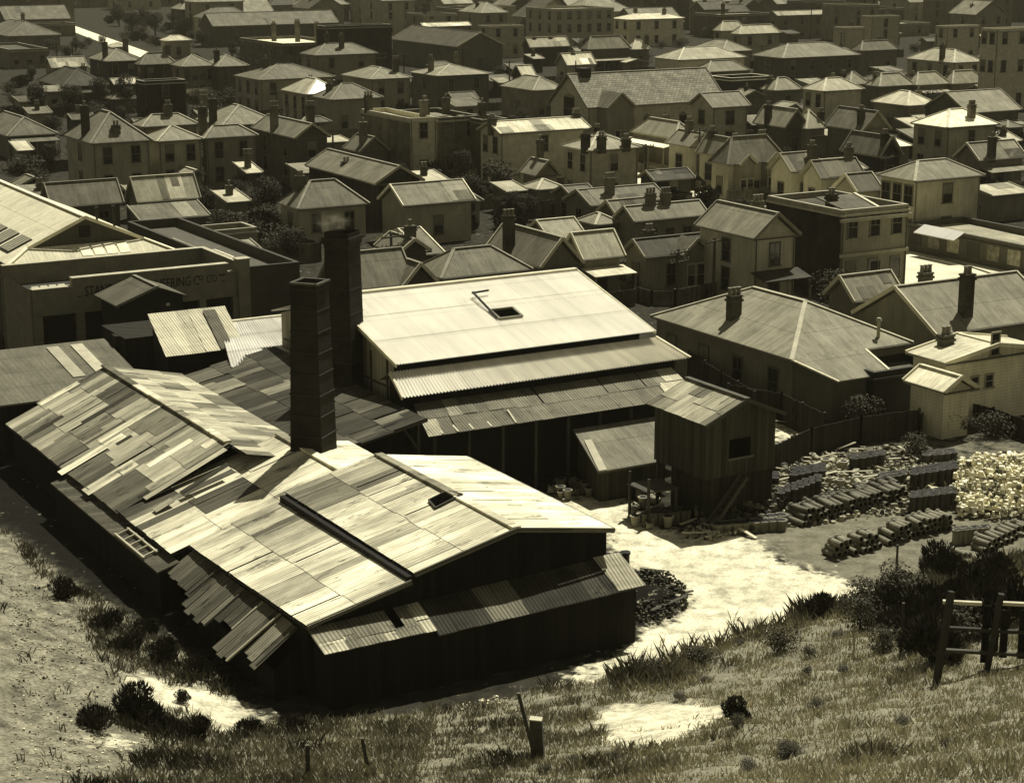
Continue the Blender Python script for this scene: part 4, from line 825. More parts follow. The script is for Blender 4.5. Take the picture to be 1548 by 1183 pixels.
for i in range(3):
    for j in range(4):
        b0=136.2+i*3.2;a0=ar2-3.7;z=zr2-kz*3.7+.12;m.bar((a0-1.7,b0+j*.52,z-kz*1.7),(a0,b0+j*.52,z),.36,.05,tone=.3)
    m.slab([(ar2-5.5,b0+2.3,zE+.42),(ar2-5.5,b0-.3,zE+.42),(ar2-3.6,b0-.3,zr2-kz*3.6+.06),(ar2-3.6,b0+2.3,zr2-kz*3.6+.06)],.03,1)
P2(m,'slope_roof_light',[m_plain(.3),m_plain(.03)]);m=MB()
for i in range(4):
    x=41.6+i*.95;m.slab([(x,133.25,6.08),(x+.78,133.25,6.08),(x+.78,134.3,6.68),(x,134.3,6.68)],.05)
P2(m,'roof_light',m_plain(.85));m=MB();walls(m,[(36.4,133.1),(48.2,133.1),(48.2,157.5),(36.4,157.5)],5.85);P2(m,'wall',m_board(.08))
for x in (43.6,44.9):
    m=MB();m.tube((x,bg+1.2,7.6),(x,bg+1.2,9.),.09);m.tube((x,bg+1.2,9.),(x,bg+1.2,9.2),.16,.16);P2(m,'vent_pipe',m_plain(.02))
# flat annexe with roof lights, long pale wall, small sheds
o=(51.4,127.,0);t=thing('flat_annexe','sunken flat roof annexe with parapets and thin white roof markings behind the engineering works','workshop',o[0],o[1])
m=MB();q=[(51.4,127.),(56.,127.),(56.,152.),(51.4,152.)];walls(m,q,5.3);i_=[(51.7,127.3),(55.7,127.3),(55.7,151.7),(51.7,151.7)]
for k in range(4):
    j=(k+1)%4;m.face([(*q[k],5.3),(*q[j],5.3),(*i_[j],5.3),(*i_[k],5.3)]);m.face([(*i_[j],4.5),(*i_[k],4.5),(*i_[k],5.3),(*i_[j],5.3)])
P2(m,'wall',m_plain(.05));m=MB();m.slab([(51.7,127.3,4.5),(55.7,127.3,4.5),(55.7,151.7,4.55),(51.7,151.7,4.55)],.1);P2(m,'roof',m_plain(.08));m=MB()
for x0,y0,x1,y1 in ((52.2,139,54.2,139.2),(52.2,135,54.2,135.2),(52.2,135,52.4,139),(54,135,54.2,139),(52.,130.5,53.6,130.7)):m.box(x0,y0,4.53,x1,y1,4.6)
m.slab([(51.8,140.5,4.6),(53.2,140.5,4.6),(53.2,146,4.62),(51.8,146,4.62)],.04);P2(m,'roof_marking',m_plain(.6))
H('warehouse','long low store with blank pale plank wall behind the flat annexe',296,351,389,286,3.2,'F',.04,.16,0,0,wall='b',trim=.3)
H('shed','small light roofed shed at the end of the plank walled store',335,389,402,320,2.8,'M',.28,.05,0,0,rise=.7,Dm=4)
H('shed','low worn iron roofed shed beside the tall end pier of the engineering works',374,452,441,368,2.6,'A',.24,.13,1,0,pitch=.7,Dm=6)
H('shed','dim brown roof of a long shed squeezed behind the banded brick chimney',372,425,446,366,2.8,'A',.17,.05,0,0,pitch=.6,Dm=6)
# tarred gabled shed and tilted roof
o=(39.4,119.4,0);t=thing('tarred_shed','tarred gabled shed standing in front of the painted parapet front','shed',o[0],o[1])
m=MB();m.slab([(39.3,124.,5.),(39.3,119.3,5.),(42.2,119.3,6.05),(42.2,124.,6.05)],.1);m.slab([(44.3,119.3,5.25),(44.3,124.,5.25),(42.2,124.,6.05),(42.2,119.3,6.05)],.1);r=P2(m,'roof',m_roof(.11));m=MB();m.bar((42.2,119.2,6.1),(42.2,124,6.1),.26,.06);m.bar((39.3,119.26,5.),(42.2,119.26,6.05),.07,.18);P2(m,'bargeboard',m_plain(.17),r)
m=MB();walls(m,[(39.7,119.7),(44.1,119.7),(44.1,123.7),(39.7,123.7)],4.95);m.face([(39.7,119.7,4.95),(44.1,119.7,4.95),(44.1,119.7,5.2),(42.2,119.7,5.95)]);P2(m,'wall',m_plain(.015));m=MB();m.box(42.9,119.63,4.6,43.15,119.69,4.8);P2(m,'lamp_plate',m_plain(.5))
o=(37.4,104.,0);t=thing('tilted_loft_shed','loft shed with steep striped iron roof tilted towards the kiln building','shed',o[0],o[1])
m=MB();sheets(m,[(37.3,104.4,4.75),(42.3,104.4,4.75),(43.,109.3,6.4),(38.,109.3,6.4)],6,1,[.38,.44,.5],seed=71);sheets(m,[(40.75,104.36,4.83),(41.55,104.36,4.83),(42.15,108.8,6.36),(41.35,108.8,6.36)],1,1,[.1],seed=72)
r=P2(m,'roof',[m_patch(.9,.4),UL]);m=MB();walls(m,[(37.6,105.),(42.3,105.),(42.8,109.2),(38.2,109.2)],[4.8,4.8,6.2,6.2]);P2(m,'wall',tarw);m=MB();m.box(36.5,109.4,0,42.,114,5.);m.box(36.2,110.4,3.8,36.48,111.2,5.);P2(m,'rear_wall',m_plank(.03))
o=(40.,100.8,0);t=thing('iron_roofed_shed','shed with bright ribbed iron roof between the tilted loft and the chimneys','shed',o[0],o[1])
m=MB();corr(m,[(40.,101.,4.5),(47.5,101.,4.5),(47.5,108.3,5.6),(42.2,108.3,5.6)],.2,.035);P2(m,'roof',m_iron(.68,.2));m=MB();m.bar((42.2,108.35,5.63),(47.5,108.35,5.63),.3,.07);P2(m,'ridge_capping',m_plain(.55));m=MB();walls(m,[(41.,101.3),(47.3,101.3),(47.3,108.2),(42.5,108.2)],[4.4,4.4,5.4,5.4]);P2(m,'wall',m_plank(.05))
o=(30.,105.,0);t=thing('dull_roofed_shed','shed with dull brown roof and two pale patches at the back of the kiln building','shed',o[0],o[1])
m=MB();m.slab([(27.,103.6,3.3),(36.,103.6,3.3),(36.,112.,4.6),(27.,112.,4.6)],.1);r=P2(m,'roof',m_roof(.12,.3,.3));m=MB()
for a_,w_,g_ in ((32.2,.75,0),(33.7,.75,1)):m.slab([(a_,106.3,3.78),(a_+w_,106.3,3.78),(a_+w_-.05,111.4,4.58),(a_-.05,111.4,4.58)],.03,g_)
P2(m,'pale_sheet',[m_plain(.32),m_plain(.42)],r);m=MB();walls(m,[(27.2,103.9),(35.8,103.9),(35.8,111.8),(27.2,111.8)],[3.2,3.2,4.4,4.4]);P2(m,'wall',tar)
# ================= the hipped weatherboard house beside the drying shed
def hip_extra(t,L,D,h,r):
    m=MB();m.slab([(1.6,-2.6,h-1.0),(5.9,-2.6,h-1.0),(5.9,.05,h+.03),(.0,.05,h+.03)],.1);v=m.build('lean_to_roof',m_roof(.22),t);m=MB();m.bar((0,.02,h),(1.6,-2.62,h-1.02),.16,.1);m.bar((5.9,.02,h),(5.9,-2.62,h-1.),.16,.1);m.build('bargeboard',m_plain(.7),v)
    m=MB();walls(m,[(1.5,-2.2),(5.7,-2.2),(5.7,.35),(.4,.35)],[h-.98,h-.98,h-.1,h-.1]);m.build('lean_to_wall',m_board(.13),v)
    m=MB();m.tube((L-2.2,.9,h+.3),(L-2.2,.9,h+1.5),.11);m.tube((L-2.2,.9,h+1.5),(L-2.2,.9,h+1.68),.2,.13);m.build('vent_pipe',m_plain(.4),t)
H('house','large weatherboard house with a broad pale ridged hip roof beside the drying shed',1197,544,1381,983,3.6,'H',.25,.11,1,4,'.2,.56,2.3',pitch=.78,extra=hip_extra,trim=.2,Dm=18)
# ================= parapet shop
def shop_extra(t,L,D,h,r):
    m=MB();m.box(-.18,-.28,h-1.0,L+.18,-.005,h-.72);m.box(-.08,-.16,h-3.9,L+.08,-.005,h-3.62);m.build('string_course',m_plain(.34),t)
    m=MB();m.box(L*.46,-.06,.05,L*.46+1.,-.006,2.5);m.build('door',m_plain(.02),t)
    m=MB();m.slab([(2.,1.2,h-.5),(L-1.8,1.2,h-.5),(L-2.,4.6,h+.45),(1.,4.6,h+.45)],.1);x=m.build('inner_roof',m_roof(.12),t);m=MB();m.bar((L-1.8,1.2,h-.44),(L-2.,4.6,h+.5),.3,.08);m.build('bargeboard',m_plain(.6),x)
H('corner_shop','two storey parapet fronted corner building with brick side wall and boarded front',1273,318,1374,1160,7.,'F',.07,.3,3,0,'.3,.4,.6',wall='b',trim=.34,extra=lambda *q:(shop_extra(*q),brick_left(*q,g=.03)))
def shopfronts(t,L,D,h,r):
    m=MB();n=int(D/2.4)
    for i in range(n):
        y=.6+i*D/n;m.box(-.07,y,.7,-.006,y+1.5,2.1,i%3)
    m.build('poster_board',[m_plain(.3,.8,.5,2),m_plain(.16,.8,.5,2),m_plain(.05)],t);m=MB();m.slab([(-1.3,D*.85,h-.5),(-1.3,D*.5,h-.5),(.0,D*.5,h+.15),(.0,D*.85,h+.15)],.08);m.build('awning',m_iron(.6),t)
H('shop','low dark row of shop fronts with patched boards along the bright street',1552,372,1640,1372,2.6,'F',.25,.05,0,0,extra=shopfronts,trim=.07,Dm=30)
# ================= white house, white shed and dark outhouse at the edge
H('house','pale tall gabled house with a pair of small dark windows behind the weedy yard',1430,549,1585,1405,4.2,'B',.55,.72,0,0,pitch=.95,barge=.7,wall='b',trim=.3,Dm=8,ch='.28,.75,.9',extra=lambda t,L,D,h,r:[window(t,L*.5,.316,4.2,'f',.6,1.3,.3),window(t,L*.32,.316,2.2,'f',.55,.75,.3),window(t,L*.46,.316,2.2,'f',.55,.75,.3)])
H('shed','small white shed with a blank white gabled roof joined beside the pale gabled house',1427,593,1478,1372,3.0,'B',.92,.66,0,0,pitch=.8,barge=.6,wall='b')
H('cottage','dark flat roofed outhouse between the broad hip roof and the white shed',1322,563,1426,1288,2.9,'F',.1,.03,0,0,wall='b',trim=.05)
# ------------------------------------------------------------------ small things in the gaps of the town
USED=set()
def rel_label(a,b,what,words=11):
    best=sorted(HOUSES.items(),key=lambda q:math.hypot(q[1][0]+q[1][2]/2-a,q[1][1]+q[1][3]/2-b))
    for k,(nx,ny,NL,ND,_) in best[:3]:
        rel='in front of' if b<ny else ('behind' if b>ny+ND else ('beside' if a<nx else 'just past'))
        if (what,rel,k) in USED:continue
        USED.add((what,rel,k));w=k.split()[:min(words,15-len((what+' '+rel).split()))]
        while w[-1] in ('a','the','with','and','of','in','by','its','beside','between','to','one','on','above','behind','that','small','two','dark','below','near'):w.pop()
        lab=what+' '+rel+' the '+' '.join(w)
        if lab in USED:continue
        USED.add(lab);return lab
    return None
def clear(a,b,w,d,mar=.6):return not any(x-mar<a+w and a<x+L+mar and y-mar<b+d and b<y+D+mar for x,y,L,D,h in list(HOUSES.values())+OTHER)
OTHER=[(26,62,38,44,9),(50,64,14,20,5),(27,100,24,62,9),(66,62,40,26,0)]
RS=random.Random(5)
nf=0
for _ in range(4000):
    px,py=RS.uniform(-20,1570),RS.uniform(-4,66);a,b=G(px,py);w,d=RS.uniform(7,18),RS.uniform(7,14)
    if 45<px<265 and 18<py<105:continue
    if nf>=130 or not clear(a,b,w,d,1.2):continue
    ac,bc=a+w,b+d;h=RS.choice([3.4,4,5,6,6.5,9]);lab='dim far house of the crowded town edge number %d'%nf
    xx,yy=W(a,b);cx=774+F*xx/(yy*cp-(h-CH)*sp);cy=projy(a,b,h)
    house('house',lab,cx,cy,projx(a+w,b,h),projx(a,b+d,h),h,RS.choice('HHAAFFB'),RS.choice([.08,.12,.16,.2,.3]),RS.choice([.05,.08,.14,.2]),2,1,'.3,.5,2.2' if RS.random()<.6 else '',pitch=.6,grp='dim far houses of the crowded town edge');nf+=1
for o in COL.objects:
    if str(o.get('label','')).startswith('dim far house of the crowded'):o['label']='dim far house in the crowded rows at the top edge of the town'
ns=0
for _ in range(2500):
    px,py=RS.uniform(5,1545),RS.uniform(48,345);a,b=G(px,py);w,d=RS.uniform(2.6,5.5),RS.uniform(2.4,4.5)
    if ns>=85 or not clear(a,b,w,d,.5):continue
    if any(inpoly(np.array([W(a+w/2,b+d/2)[0]]),np.array([W(a+w/2,b+d/2)[1]]),q)[0] for q in STREETS):continue
    lt=rel_label(a,b,RS.choice(['little backyard shed','small outhouse with a sloping iron roof','squat wash house','tin roofed lean-to']))
    if not lt:continue
    h=RS.uniform(2.1,2.9);typ=RS.choice(['M','M','A','B','H']);ns+=1;xx,yy=W(a,b);cx=774+F*xx/(yy*cp-(h-CH)*sp);cy=projy(a,b,h)
    house('shed',lt,cx,cy,projx(a+w,b,h),projx(a,b+d,h),h,typ,RS.choice([.08,.1,.14,.18,.25,.4]),RS.choice([.03,.05,.08,.14]),RS.choice([0,1]),0,'.5,.6,1.2' if RS.random()<.25 else '',rise=RS.uniform(.5,1.1),Dmin=2.,grp='small sheds among the houses')
# ------------------------------------------------------------------ vegetation
def leaves(name,n,rx,ry,rz,zc,leaf,seed,spiky=0.,parent=None,mat=None,lumps=11):
    r=np.random.RandomState(seed);L=[]
    for i in range(lumps):
        d=r.normal(size=3);d/=np.linalg.norm(d);k=r.uniform(.25,.75);L.append((d*np.array([rx,ry,rz])*k,r.uniform(.35,.6)))
    V=[];Fc=[];Tn=[]
    for i in range(n):
        c,s=L[r.randint(lumps)];d=r.normal(size=3);d/=np.linalg.norm(d);q=c+d*np.array([rx,ry,rz])*s*r.uniform(.6,1.05)**.5;q[2]=max(q[2]+zc,.05)
        nn=d+r.normal(size=3)*.6+np.array([0,0,.5]);nn/=np.linalg.norm(nn);u=np.cross(nn,r.normal(size=3));u/=np.linalg.norm(u)+1e-9;w=np.cross(nn,u)
        l=leaf*r.uniform(.6,1.4)
        if spiky:w=np.array([0,0,1.])+d*spiky;w/=np.linalg.norm(w);l2=l*2.2
        else:l2=l
        k=len(V);V+=[q-u*l*.4,q+w*l2*.1+u*l*.1-w*l2*.2,q+u*l*.4,q+w*l2*.8];Fc.append((k,k+1,k+2,k+3));Tn.append(r.uniform(.6,1.35))
    me=bpy.data.meshes.new(name);me.from_pydata([tuple(v) for v in V],[],Fc);me.materials.append(mat or m_leaf(.055))
    ca=me.color_attributes.new('tone','FLOAT_COLOR','CORNER');ca.data.foreach_set('color',np.repeat(np.array([[t,t,t,1] for t in Tn]),4,axis=0).ravel());return link(name,me,parent)
def trunk(parent,h,r0,seed,n=4):
    rr=random.Random(seed);m=MB();m.tube((0,0,-.2),(0,0,h*.55),r0,r0*.7)
    for i in range(n):
        a=6.28*i/n+rr.random();m.tube((0,0,h*(.3+.06*i)),(math.cos(a)*h*.28,math.sin(a)*h*.28,h*(.65+.1*rr.random())),r0*.5,r0*.15,6)
    return m.build('trunk',m_plain(.06),parent)
def tproto(kind,seed):
    t=bpy.data.objects.new(kind,None);COL.objects.link(t);t['category']='tree' if 'tree' in kind else 'shrub'
    if kind=='shrub':leaves('foliage',1700,1.,1.,.75,.75,.1,seed,parent=t,mat=m_leaf(.07));trunk(t,1.,.06,seed)
    elif kind=='wiry_shrub':leaves('foliage',2200,1.,1.,.7,.55,.1,seed,.8,parent=t,mat=m_leaf(.04),lumps=9);trunk(t,1.,.05,seed)
    elif kind=='tree':leaves('crown',4200,1.6,1.6,1.7,2.7,.16,seed,parent=t,mat=m_leaf(.05),lumps=10);trunk(t,4.2,.16,seed)
    elif kind=='conifer_tree':leaves('crown',1800,.9,.9,2.4,3.1,.2,seed,parent=t,mat=m_leaf(.035),lumps=10);trunk(t,5.,.14,seed)
    return t
PROTO={}
def plant(kind,px,py,s,label,z=None,cnt=[0],grp=None,wide=1.):
    k=(kind,cnt[0]%3);cnt[0]+=1
    x,y,zz=Pt(px,py)
    if k in PROTO:o=dup(PROTO[k],(x,y,zz))
    else:o=PROTO[k]=tproto(kind,5+k[1]*7);o.location=(x,y,zz)
    o.rotation_euler=(0,0,R.uniform(0,6.28));o.scale=(s*wide,s*wide,s);o['label']=label
    if grp:o['group']=grp
    return o
for kind,px,py,s,lab in [
 ('wiry_shrub',205,1092,1.05,'dark wiry shrub on the bank beside the white clay slip, the bigger of a pair'),
 ('wiry_shrub',145,1098,.8,'dark wiry shrub on the gravel bank, the smaller of a pair'),
 ('wiry_shrub',95,905,.75,'dark shrub on the dirt bank below the kiln shadow'),('wiry_shrub',1240,936,.85,'spiky dark shrub at the end of the clay track'),
 ('wiry_shrub',255,1110,.6,'low scrub below the white clay slip'),('wiry_shrub',275,1060,.35,'small scrub in the middle of the white clay slip'),
 ('wiry_shrub',1420,880,1.3,'big dark bush beyond the rail fence'),('shrub',1365,930,1.4,'rounded bush below the clay track end'),('shrub',1300,950,1.,'weedy bush beside the plank heap'),
 ('wiry_shrub',1110,1090,.6,'scrubby tuft at the edge of the bare clay patch'),('wiry_shrub',1500,880,1.2,'dark bush in the corner beyond the rail fence'),
 ('shrub',1335,985,.7,'bushy weed on the bank below the clay track'),('shrub',990,1030,.6,'tall weed clump on the bank beside the clay'),
 ('shrub',1060,1005,.7,'tall weed clump farther along the bank'),('shrub',1180,985,.8,'tall weed clump before the spiky shrub'),
 ('shrub',750,300,2.6,'big leafy bush behind the cottage with the brilliant barge board'),('tree',405,330,1.15,'dark ragged tree beside the weatherboard cottage with the bright slope'),
 ('tree',440,400,.8,'dark tree behind the banded brick chimney'),('shrub',1262,470,2.1,'leafy bush beside the broad pale hip roof'),
 ('shrub',934,425,1.5,'garden bush below the white verandah'),('shrub',952,445,1.1,'smaller garden bush on the fence line below the white verandah'),
 ('shrub',1070,425,1.1,'flowering bush in front of the small fretted gables'),('shrub',1130,425,1.1,'flowering bush by the corner building side yard'),
 ('shrub',905,352,1.2,'bush in the yard behind the streaked pale roof'),('shrub',790,325,1.4,'bush behind the fretwork villa'),
 ('shrub',700,255,1.6,'pale bush beside the tall grey house'),('tree',885,85,1.,'dim tree near the pale two storey block'),
 ('tree',1332,108,1.5,'dark bushy tree above the terrace of small hips'),('tree',1290,112,1.2,'smaller dark tree above the terrace of small hips'),
 ('tree',1452,36,1.6,'black tree on the far skyline side'),('tree',1510,240,.8,'dark tree next to the bright barge cottage'),
 ('tree',200,50,1.6,'dim tree above the bright road'),('tree',235,55,1.5,'dim bushy tree beyond the end of the bright road'),('tree',270,50,1.4,'spreading dim tree below the far dark warehouse'),
 ('tree',180,40,1.5,'dim tree farther up beside the bright road'),('tree',150,165,1.2,'dark tree in the shaded yards by the black brick box'),('tree',190,170,1.3,'dark tree touching the black brick box'),
 ('tree',110,170,1.2,'dark tree in the middle of the shaded yards'),('tree',60,180,1.3,'dark tree near the low dull cottage'),('shrub',55,290,1.8,'dark bush at the corner of the engineering works roof'),
 ('tree',310,330,.9,'dark shrubby tree beside the mottled cottage roof'),('shrub',335,345,1.4,'tangled bush in the yard by the plank walled store'),
 ('shrub',1450,300,1.2,'bush before the large pale boarded house'),('shrub',1010,285,1.2,'street side bush below the white side verandah'),
 ('wiry_shrub',1400,935,1.1,'dark scrubby bush beside the leaning rail fence post'),('shrub',1310,925,1.,'low dark bush under the end of the clay track'),('wiry_shrub',1390,985,1.,'dark scrub at the foot of the post and rail fence'),('wiry_shrub',1340,940,1.1,'dark scrubby bush by the dark thin stake'),('wiry_shrub',1470,905,1.1,'dark bush seen over the pale fence rail'),
 ('shrub',1215,650,1.,'weedy bush by the pale yard'),('shrub',1300,640,1.3,'bush with pale flowers below the dark outhouse'),('shrub',1440,655,1.2,'weeds along the fence below the white shed'),
 ('shrub',1500,660,1.3,'weeds below the pale gabled house'),('shrub',1380,690,1.,'dark weeds at the top of the pipe yard'),('shrub',1335,620,.9,'small weeds by the dark outhouse corner')]+[('wiry_shrub',x_,y_,s_,'dark scrub clump on the bank below the kiln shadow, '+w_) for x_,y_,s_,w_ in ((190,985,.7,'nearest the gravel'),(250,1000,.8,'in the middle of the scrub'),(300,1020,.6,'closest to the white clay slip'),(160,950,.7,'under the dark ditch'),(225,960,.6,'touching the dark ditch edge'),(300,1120,.7,'just under the white slip'),(380,1110,.6,'below the kiln corner'),(440,1105,.5,'before the kiln corner'))]+[(k_,x_,y_,s_,'dense dark scrub behind the post and rail fence, '+w_) for k_,x_,y_,s_,w_ in (('wiry_shrub',1410,1000,1.3,'around the first post'),('shrub',1450,965,1.2,'under the first pale rail'),('wiry_shrub',1500,955,1.3,'under the second pale rail'),('wiry_shrub',1545,940,1.2,'beyond the last post'),('wiry_shrub',1385,955,1.3,'left of all its posts'),('wiry_shrub',1440,930,1.2,'highest between the posts'),('shrub',1350,905,1.1,'towards the clay track'),('wiry_shrub',1490,910,1.1,'rising above the rails'))]:  # the dark ditch is the kiln's shade painted into the ground strip
    plant(kind,px,py,s,lab)
BOX=[(140,24,330,72)]*60+[(10,60,150,100)]*14+[(15,120,350,188)]*40+[(300,290,440,420)]*22+[(560,280,800,345)]*14+[(1000,395,1260,440)]*14+[(30,230,330,300)]*14+[(340,215,480,300)]*8+[(1180,600,1400,700)]*8
for it in range(560):
    px,py=R.uniform(10,1540),R.uniform(26,350)
    if it<len(BOX):q=BOX[it];px,py=R.uniform(q[0],q[2]),R.uniform(q[1],q[3])
    a,b=G(px,py)
    if not clear(a-.8,b-.8,1.6,1.6,.2) or any(inpoly(np.array([W(a,b)[0]]),np.array([W(a,b)[1]]),q)[0] for q in STREETS):continue
    k=R.choice(['shrub','shrub','shrub','tree','wiry_shrub']);lab=rel_label(a,b,{'shrub':'leafy garden shrub','tree':'small garden tree','wiry_shrub':'dark straggly garden shrub'}[k],11)
    if not lab:continue
    plant(k,px,py,R.uniform(1.1,2.2) if k!='tree' else R.uniform(.5,.9)*(1.5 if py<75 else 1),lab,grp='garden greenery among the houses')
# ------------------------------------------------------------------ fences, poles
def fence(label,pts,h,g,kind='paling_fence',lean=0.,gap=.0,w=.15,zb=None):
    P_=[Pt(*q) for q in pts];o=P_[0];t=thing(kind,label,'fence',xy=o[:2],z=o[2],rot=0);r=random.Random(len(label))
    m=MB();ps=[]
    for p,q in zip(P_,P_[1:]):
        p,q=Vector(p)-Vector(o),Vector(q)-Vector(o);L=(q-p).length;n=max(1,int(L/(w+gap)));d=(q-p)/L;nn=Vector((-d.y,d.x,0)).normalized()*.02
        for i in range(n):
            a=p+d*L*i/n;b=p+d*L*(i+1-.08-gap/(w+gap))/n;hh=h*r.uniform(.975,1.015)
            m.hexa([(a.x-nn.x,a.y-nn.y),(b.x-nn.x,b.y-nn.y),(b.x+nn.x,b.y+nn.y),(a.x+nn.x,a.y+nn.y)],a.z-.1,a.z+hh,0,r.uniform(.6,1.3)*g)
        k=max(1,int(L/2.4))
        for i in range(k+1):ps.append(p+d*L*i/k)
        m.bar(p+Vector((0,0,h*.75))+nn*3,q+Vector((0,0,h*.75))+nn*3,.06,.09,0,g*.8)
    m.build('palings',m_patch(.2),t)
    for a in ps:
        m=MB();m.box(a.x-.07,a.y-.07,a.z-.1,a.x+.07,a.y+.07,a.z+h+.08);m.build('post',m_plain(g),t)
    return t
fence('long dark board fence between the pipe yard and the gardens',[(1165,720),(1225,690),(1300,672),(1388,660)],1.7,.05)
fence('dark paling fence in front of the white shed',[(1388,660),(1418,628),(1500,648),(1560,670)],1.3,.05)
fence('tall dark side fence along the broad pale hip house',[(1100,625),(1180,640),(1245,672)],1.9,.045)
fence('pale topped garden fence below the small fretted gables',[(1020,462),(1090,448),(1180,437)],1.3,.15,w=.2)
fence('garden fence between the bush and the hip house',[(938,448),(985,462),(1020,462)],1.2,.12,w=.2)
fence('low street fence beside the corner building',[(1165,437),(1215,428),(1262,424)],1.3,.07)
fence('dark boundary fence behind the drying shed',[(1040,575),(1090,608),(1140,640)],2.,.04)
fence('low fence along the bright street before the white verandah',[(962,258),(1010,275),(1058,290)],1.1,.1)
fence('pale fence beside the plank walled store',[(412,478),(444,472)],1.5,.3,w=.35)
fence('street fence before the large dark roofed villa',[(1085,285),(1160,310),(1210,320)],1.3,.06)
nfc=0
for hn,(a,b,L_,D_,h_) in list(HOUSES.items()):
    if b>330 or b<120 or R.random()<.35 or 'far house' in hn:continue
    a0,b0,ln=a+L_*R.uniform(-.3,.4),b-R.uniform(2.,5.),R.uniform(6,13)
    if not clear(a0,b0-.2,ln,.4,.1):continue
    lt=rel_label(a0+ln/2,b0,R.choice(['dark paling fence','weathered board fence','grey paling fence']))
    if not lt:continue
    def px_(a,b):
        x,y=W(a,b);d=y*cp+CH*sp;return (774+F*x/d,projy(a,b,0))
    fence(lt,[px_(a0,b0),px_(a0+ln,b0)]+([px_(a0+ln,b0+R.uniform(3,6))] if R.random()<.6 else []),R.uniform(1.3,1.8),R.choice([.04,.07,.1,.16]),w=.3);nfc+=1
def pole(label,px,py,h,arms,g=.05,lean=0):
    x,y,z=Pt(px,py);t=thing('utility_pole',label,'pole',xy=(x,y),z=z,rot=GA+.2);m=MB();m.tube((0,0,-.3),(lean,0,h),.15,.1);m.build('shaft',m_plain(g),t)
    for k in range(arms):
        zz=h-.35-k*.75;m=MB();m.box(-1.1+lean,-.2,zz,1.1+lean,-.1,zz+.12);c=m.build('crossarm',m_plain(g*1.3),t)
        for xx in (-1.,-.6,.6,1.):
            q=MB();q.tube((xx+lean,-.15,zz+.12),(xx+lean,-.15,zz+.2),.02,.02,5);q.tube((xx+lean,-.15,zz+.18),(xx+lean,-.15,zz+.34),.07,.04,6);q.build('insulator',m_plain(.3),c)
    return t
pole('thick utility pole with four crossarms behind the bright new iron roof',593,470,6.2,4)
pole('utility pole with one crossarm in the fretted gable garden',1078,455,5.2,1,.07);pole('bent utility pole with two crossarms beside the fence below the verandah',1024,462,4.6,2,.07)
pole('double armed pole in the street before the bow window villa',1056,270,6.,2,.07);pole('utility pole on the far side of the bright flat roof',444,85,7.,1);pole('utility pole before the two storey hip with the square stack',577,140,7.,2)
pole('tall thin utility pole by the shady walled house',611,135,6.5,1);pole('pole standing black against the mid grey hips in the dark row',190,112,6.,0);pole('far pole beside the small pale gabled roof',88,112,6.,0);pole('far twin pole close to the small pale gabled roof',112,113,6.5,0)
pole('lone pole at the right hand gable villa by the photo edge',1516,505,4.2,0,.1);pole('thin pole before the terrace of small hips',1413,105,7.,1,.07);pole('thin pole by the far pale public building',910,62,8.,1,.07)
for i,(px,py,h,ar,w_) in enumerate(((1265,190,6.5,1,'among the street row villas'),(1150,125,7,1,'near the black low building'),(1335,330,6.5,1,'at the back of the pale boarded house'),(700,130,7,1,'past the shady walled house'),(250,190,6,0,'against the pale pyramid roof'),(505,290,6.5,0,'before the long ribbed workshop'),(1270,100,7,1,'before the wide double hip'),(770,150,6.5,1,'by the tiny white roof'),(420,200,6,1,'by the dark gabled house'),(1480,150,7,0,'by the mottled gable'),(870,150,6.5,0,'by the church gable'),(350,90,7,1,'above the closing dark row house'),(975,300,6,1,'by the street bush'),(640,60,8,1,'by the broad factory gable'),(1225,60,8,1,'by the wharf shed'),(1395,330,6,0,'at the shop fronts corner'))):
    pole('thin street pole '+w_,px,py,h,ar,.05)
wx=[(284+i*7.5,158-i*.9) for i in range(7)];wp=[P(*q) for q in wx];t=thing('washing_line','washing line strung between two posts below the long pale villa','washing line',xy=wp[0],z=0,rot=math.atan2(wp[-1][1]-wp[0][1],wp[-1][0]-wp[0][0]));Lw=math.hypot(wp[-1][0]-wp[0][0],wp[-1][1]-wp[0][1])+.8
for xx in (-.8,Lw):
    m=MB();m.tube((xx,0,0),(xx,0,2.6),.06,.05,6);m.build('post',m_plain(.06),t)
m=MB();m.bar((-.8,0,2.5),(Lw,0,2.5),.02,.02);m.build('line',m_plain(.2),t)
for i,(x_,y_) in enumerate(wp):
    m=MB();w_,h_=R.uniform(.5,.85),R.uniform(.7,1.3)
    for j in range(4):m.hexa([(-w_+j*w_/2,.04*(-1)**j),(-w_+(j+1)*w_/2,-.04*(-1)**j),(-w_+(j+1)*w_/2,.015-.04*(-1)**j),(-w_+j*w_/2,.015+.04*(-1)**j)],2.48-h_,2.48)
    o=m.build('washing',m_plain(.85));o.location=(x_,y_,0);o.rotation_euler=(0,0,t.rotation_euler[2]);tag(o,'white washing hanging on the line below the long pale villa','washing','washing on the line')
for i in range(34):
    px,py=(R.uniform(850,1420),R.uniform(955,1040)) if i<20 else (R.uniform(330,1530),R.uniform(1050,1180))
    if any(inpoly(np.array([P_[0]]),np.array([P_[1]]),q)[0] for P_ in [Pt(px,py)] for q in CLAYW):continue
    plant('shrub',px,py,R.uniform(.16,.34),'little dark weed tuft growing in the grass of the bank',grp='weed tufts on the grass bank',wide=R.uniform(.9,1.8))
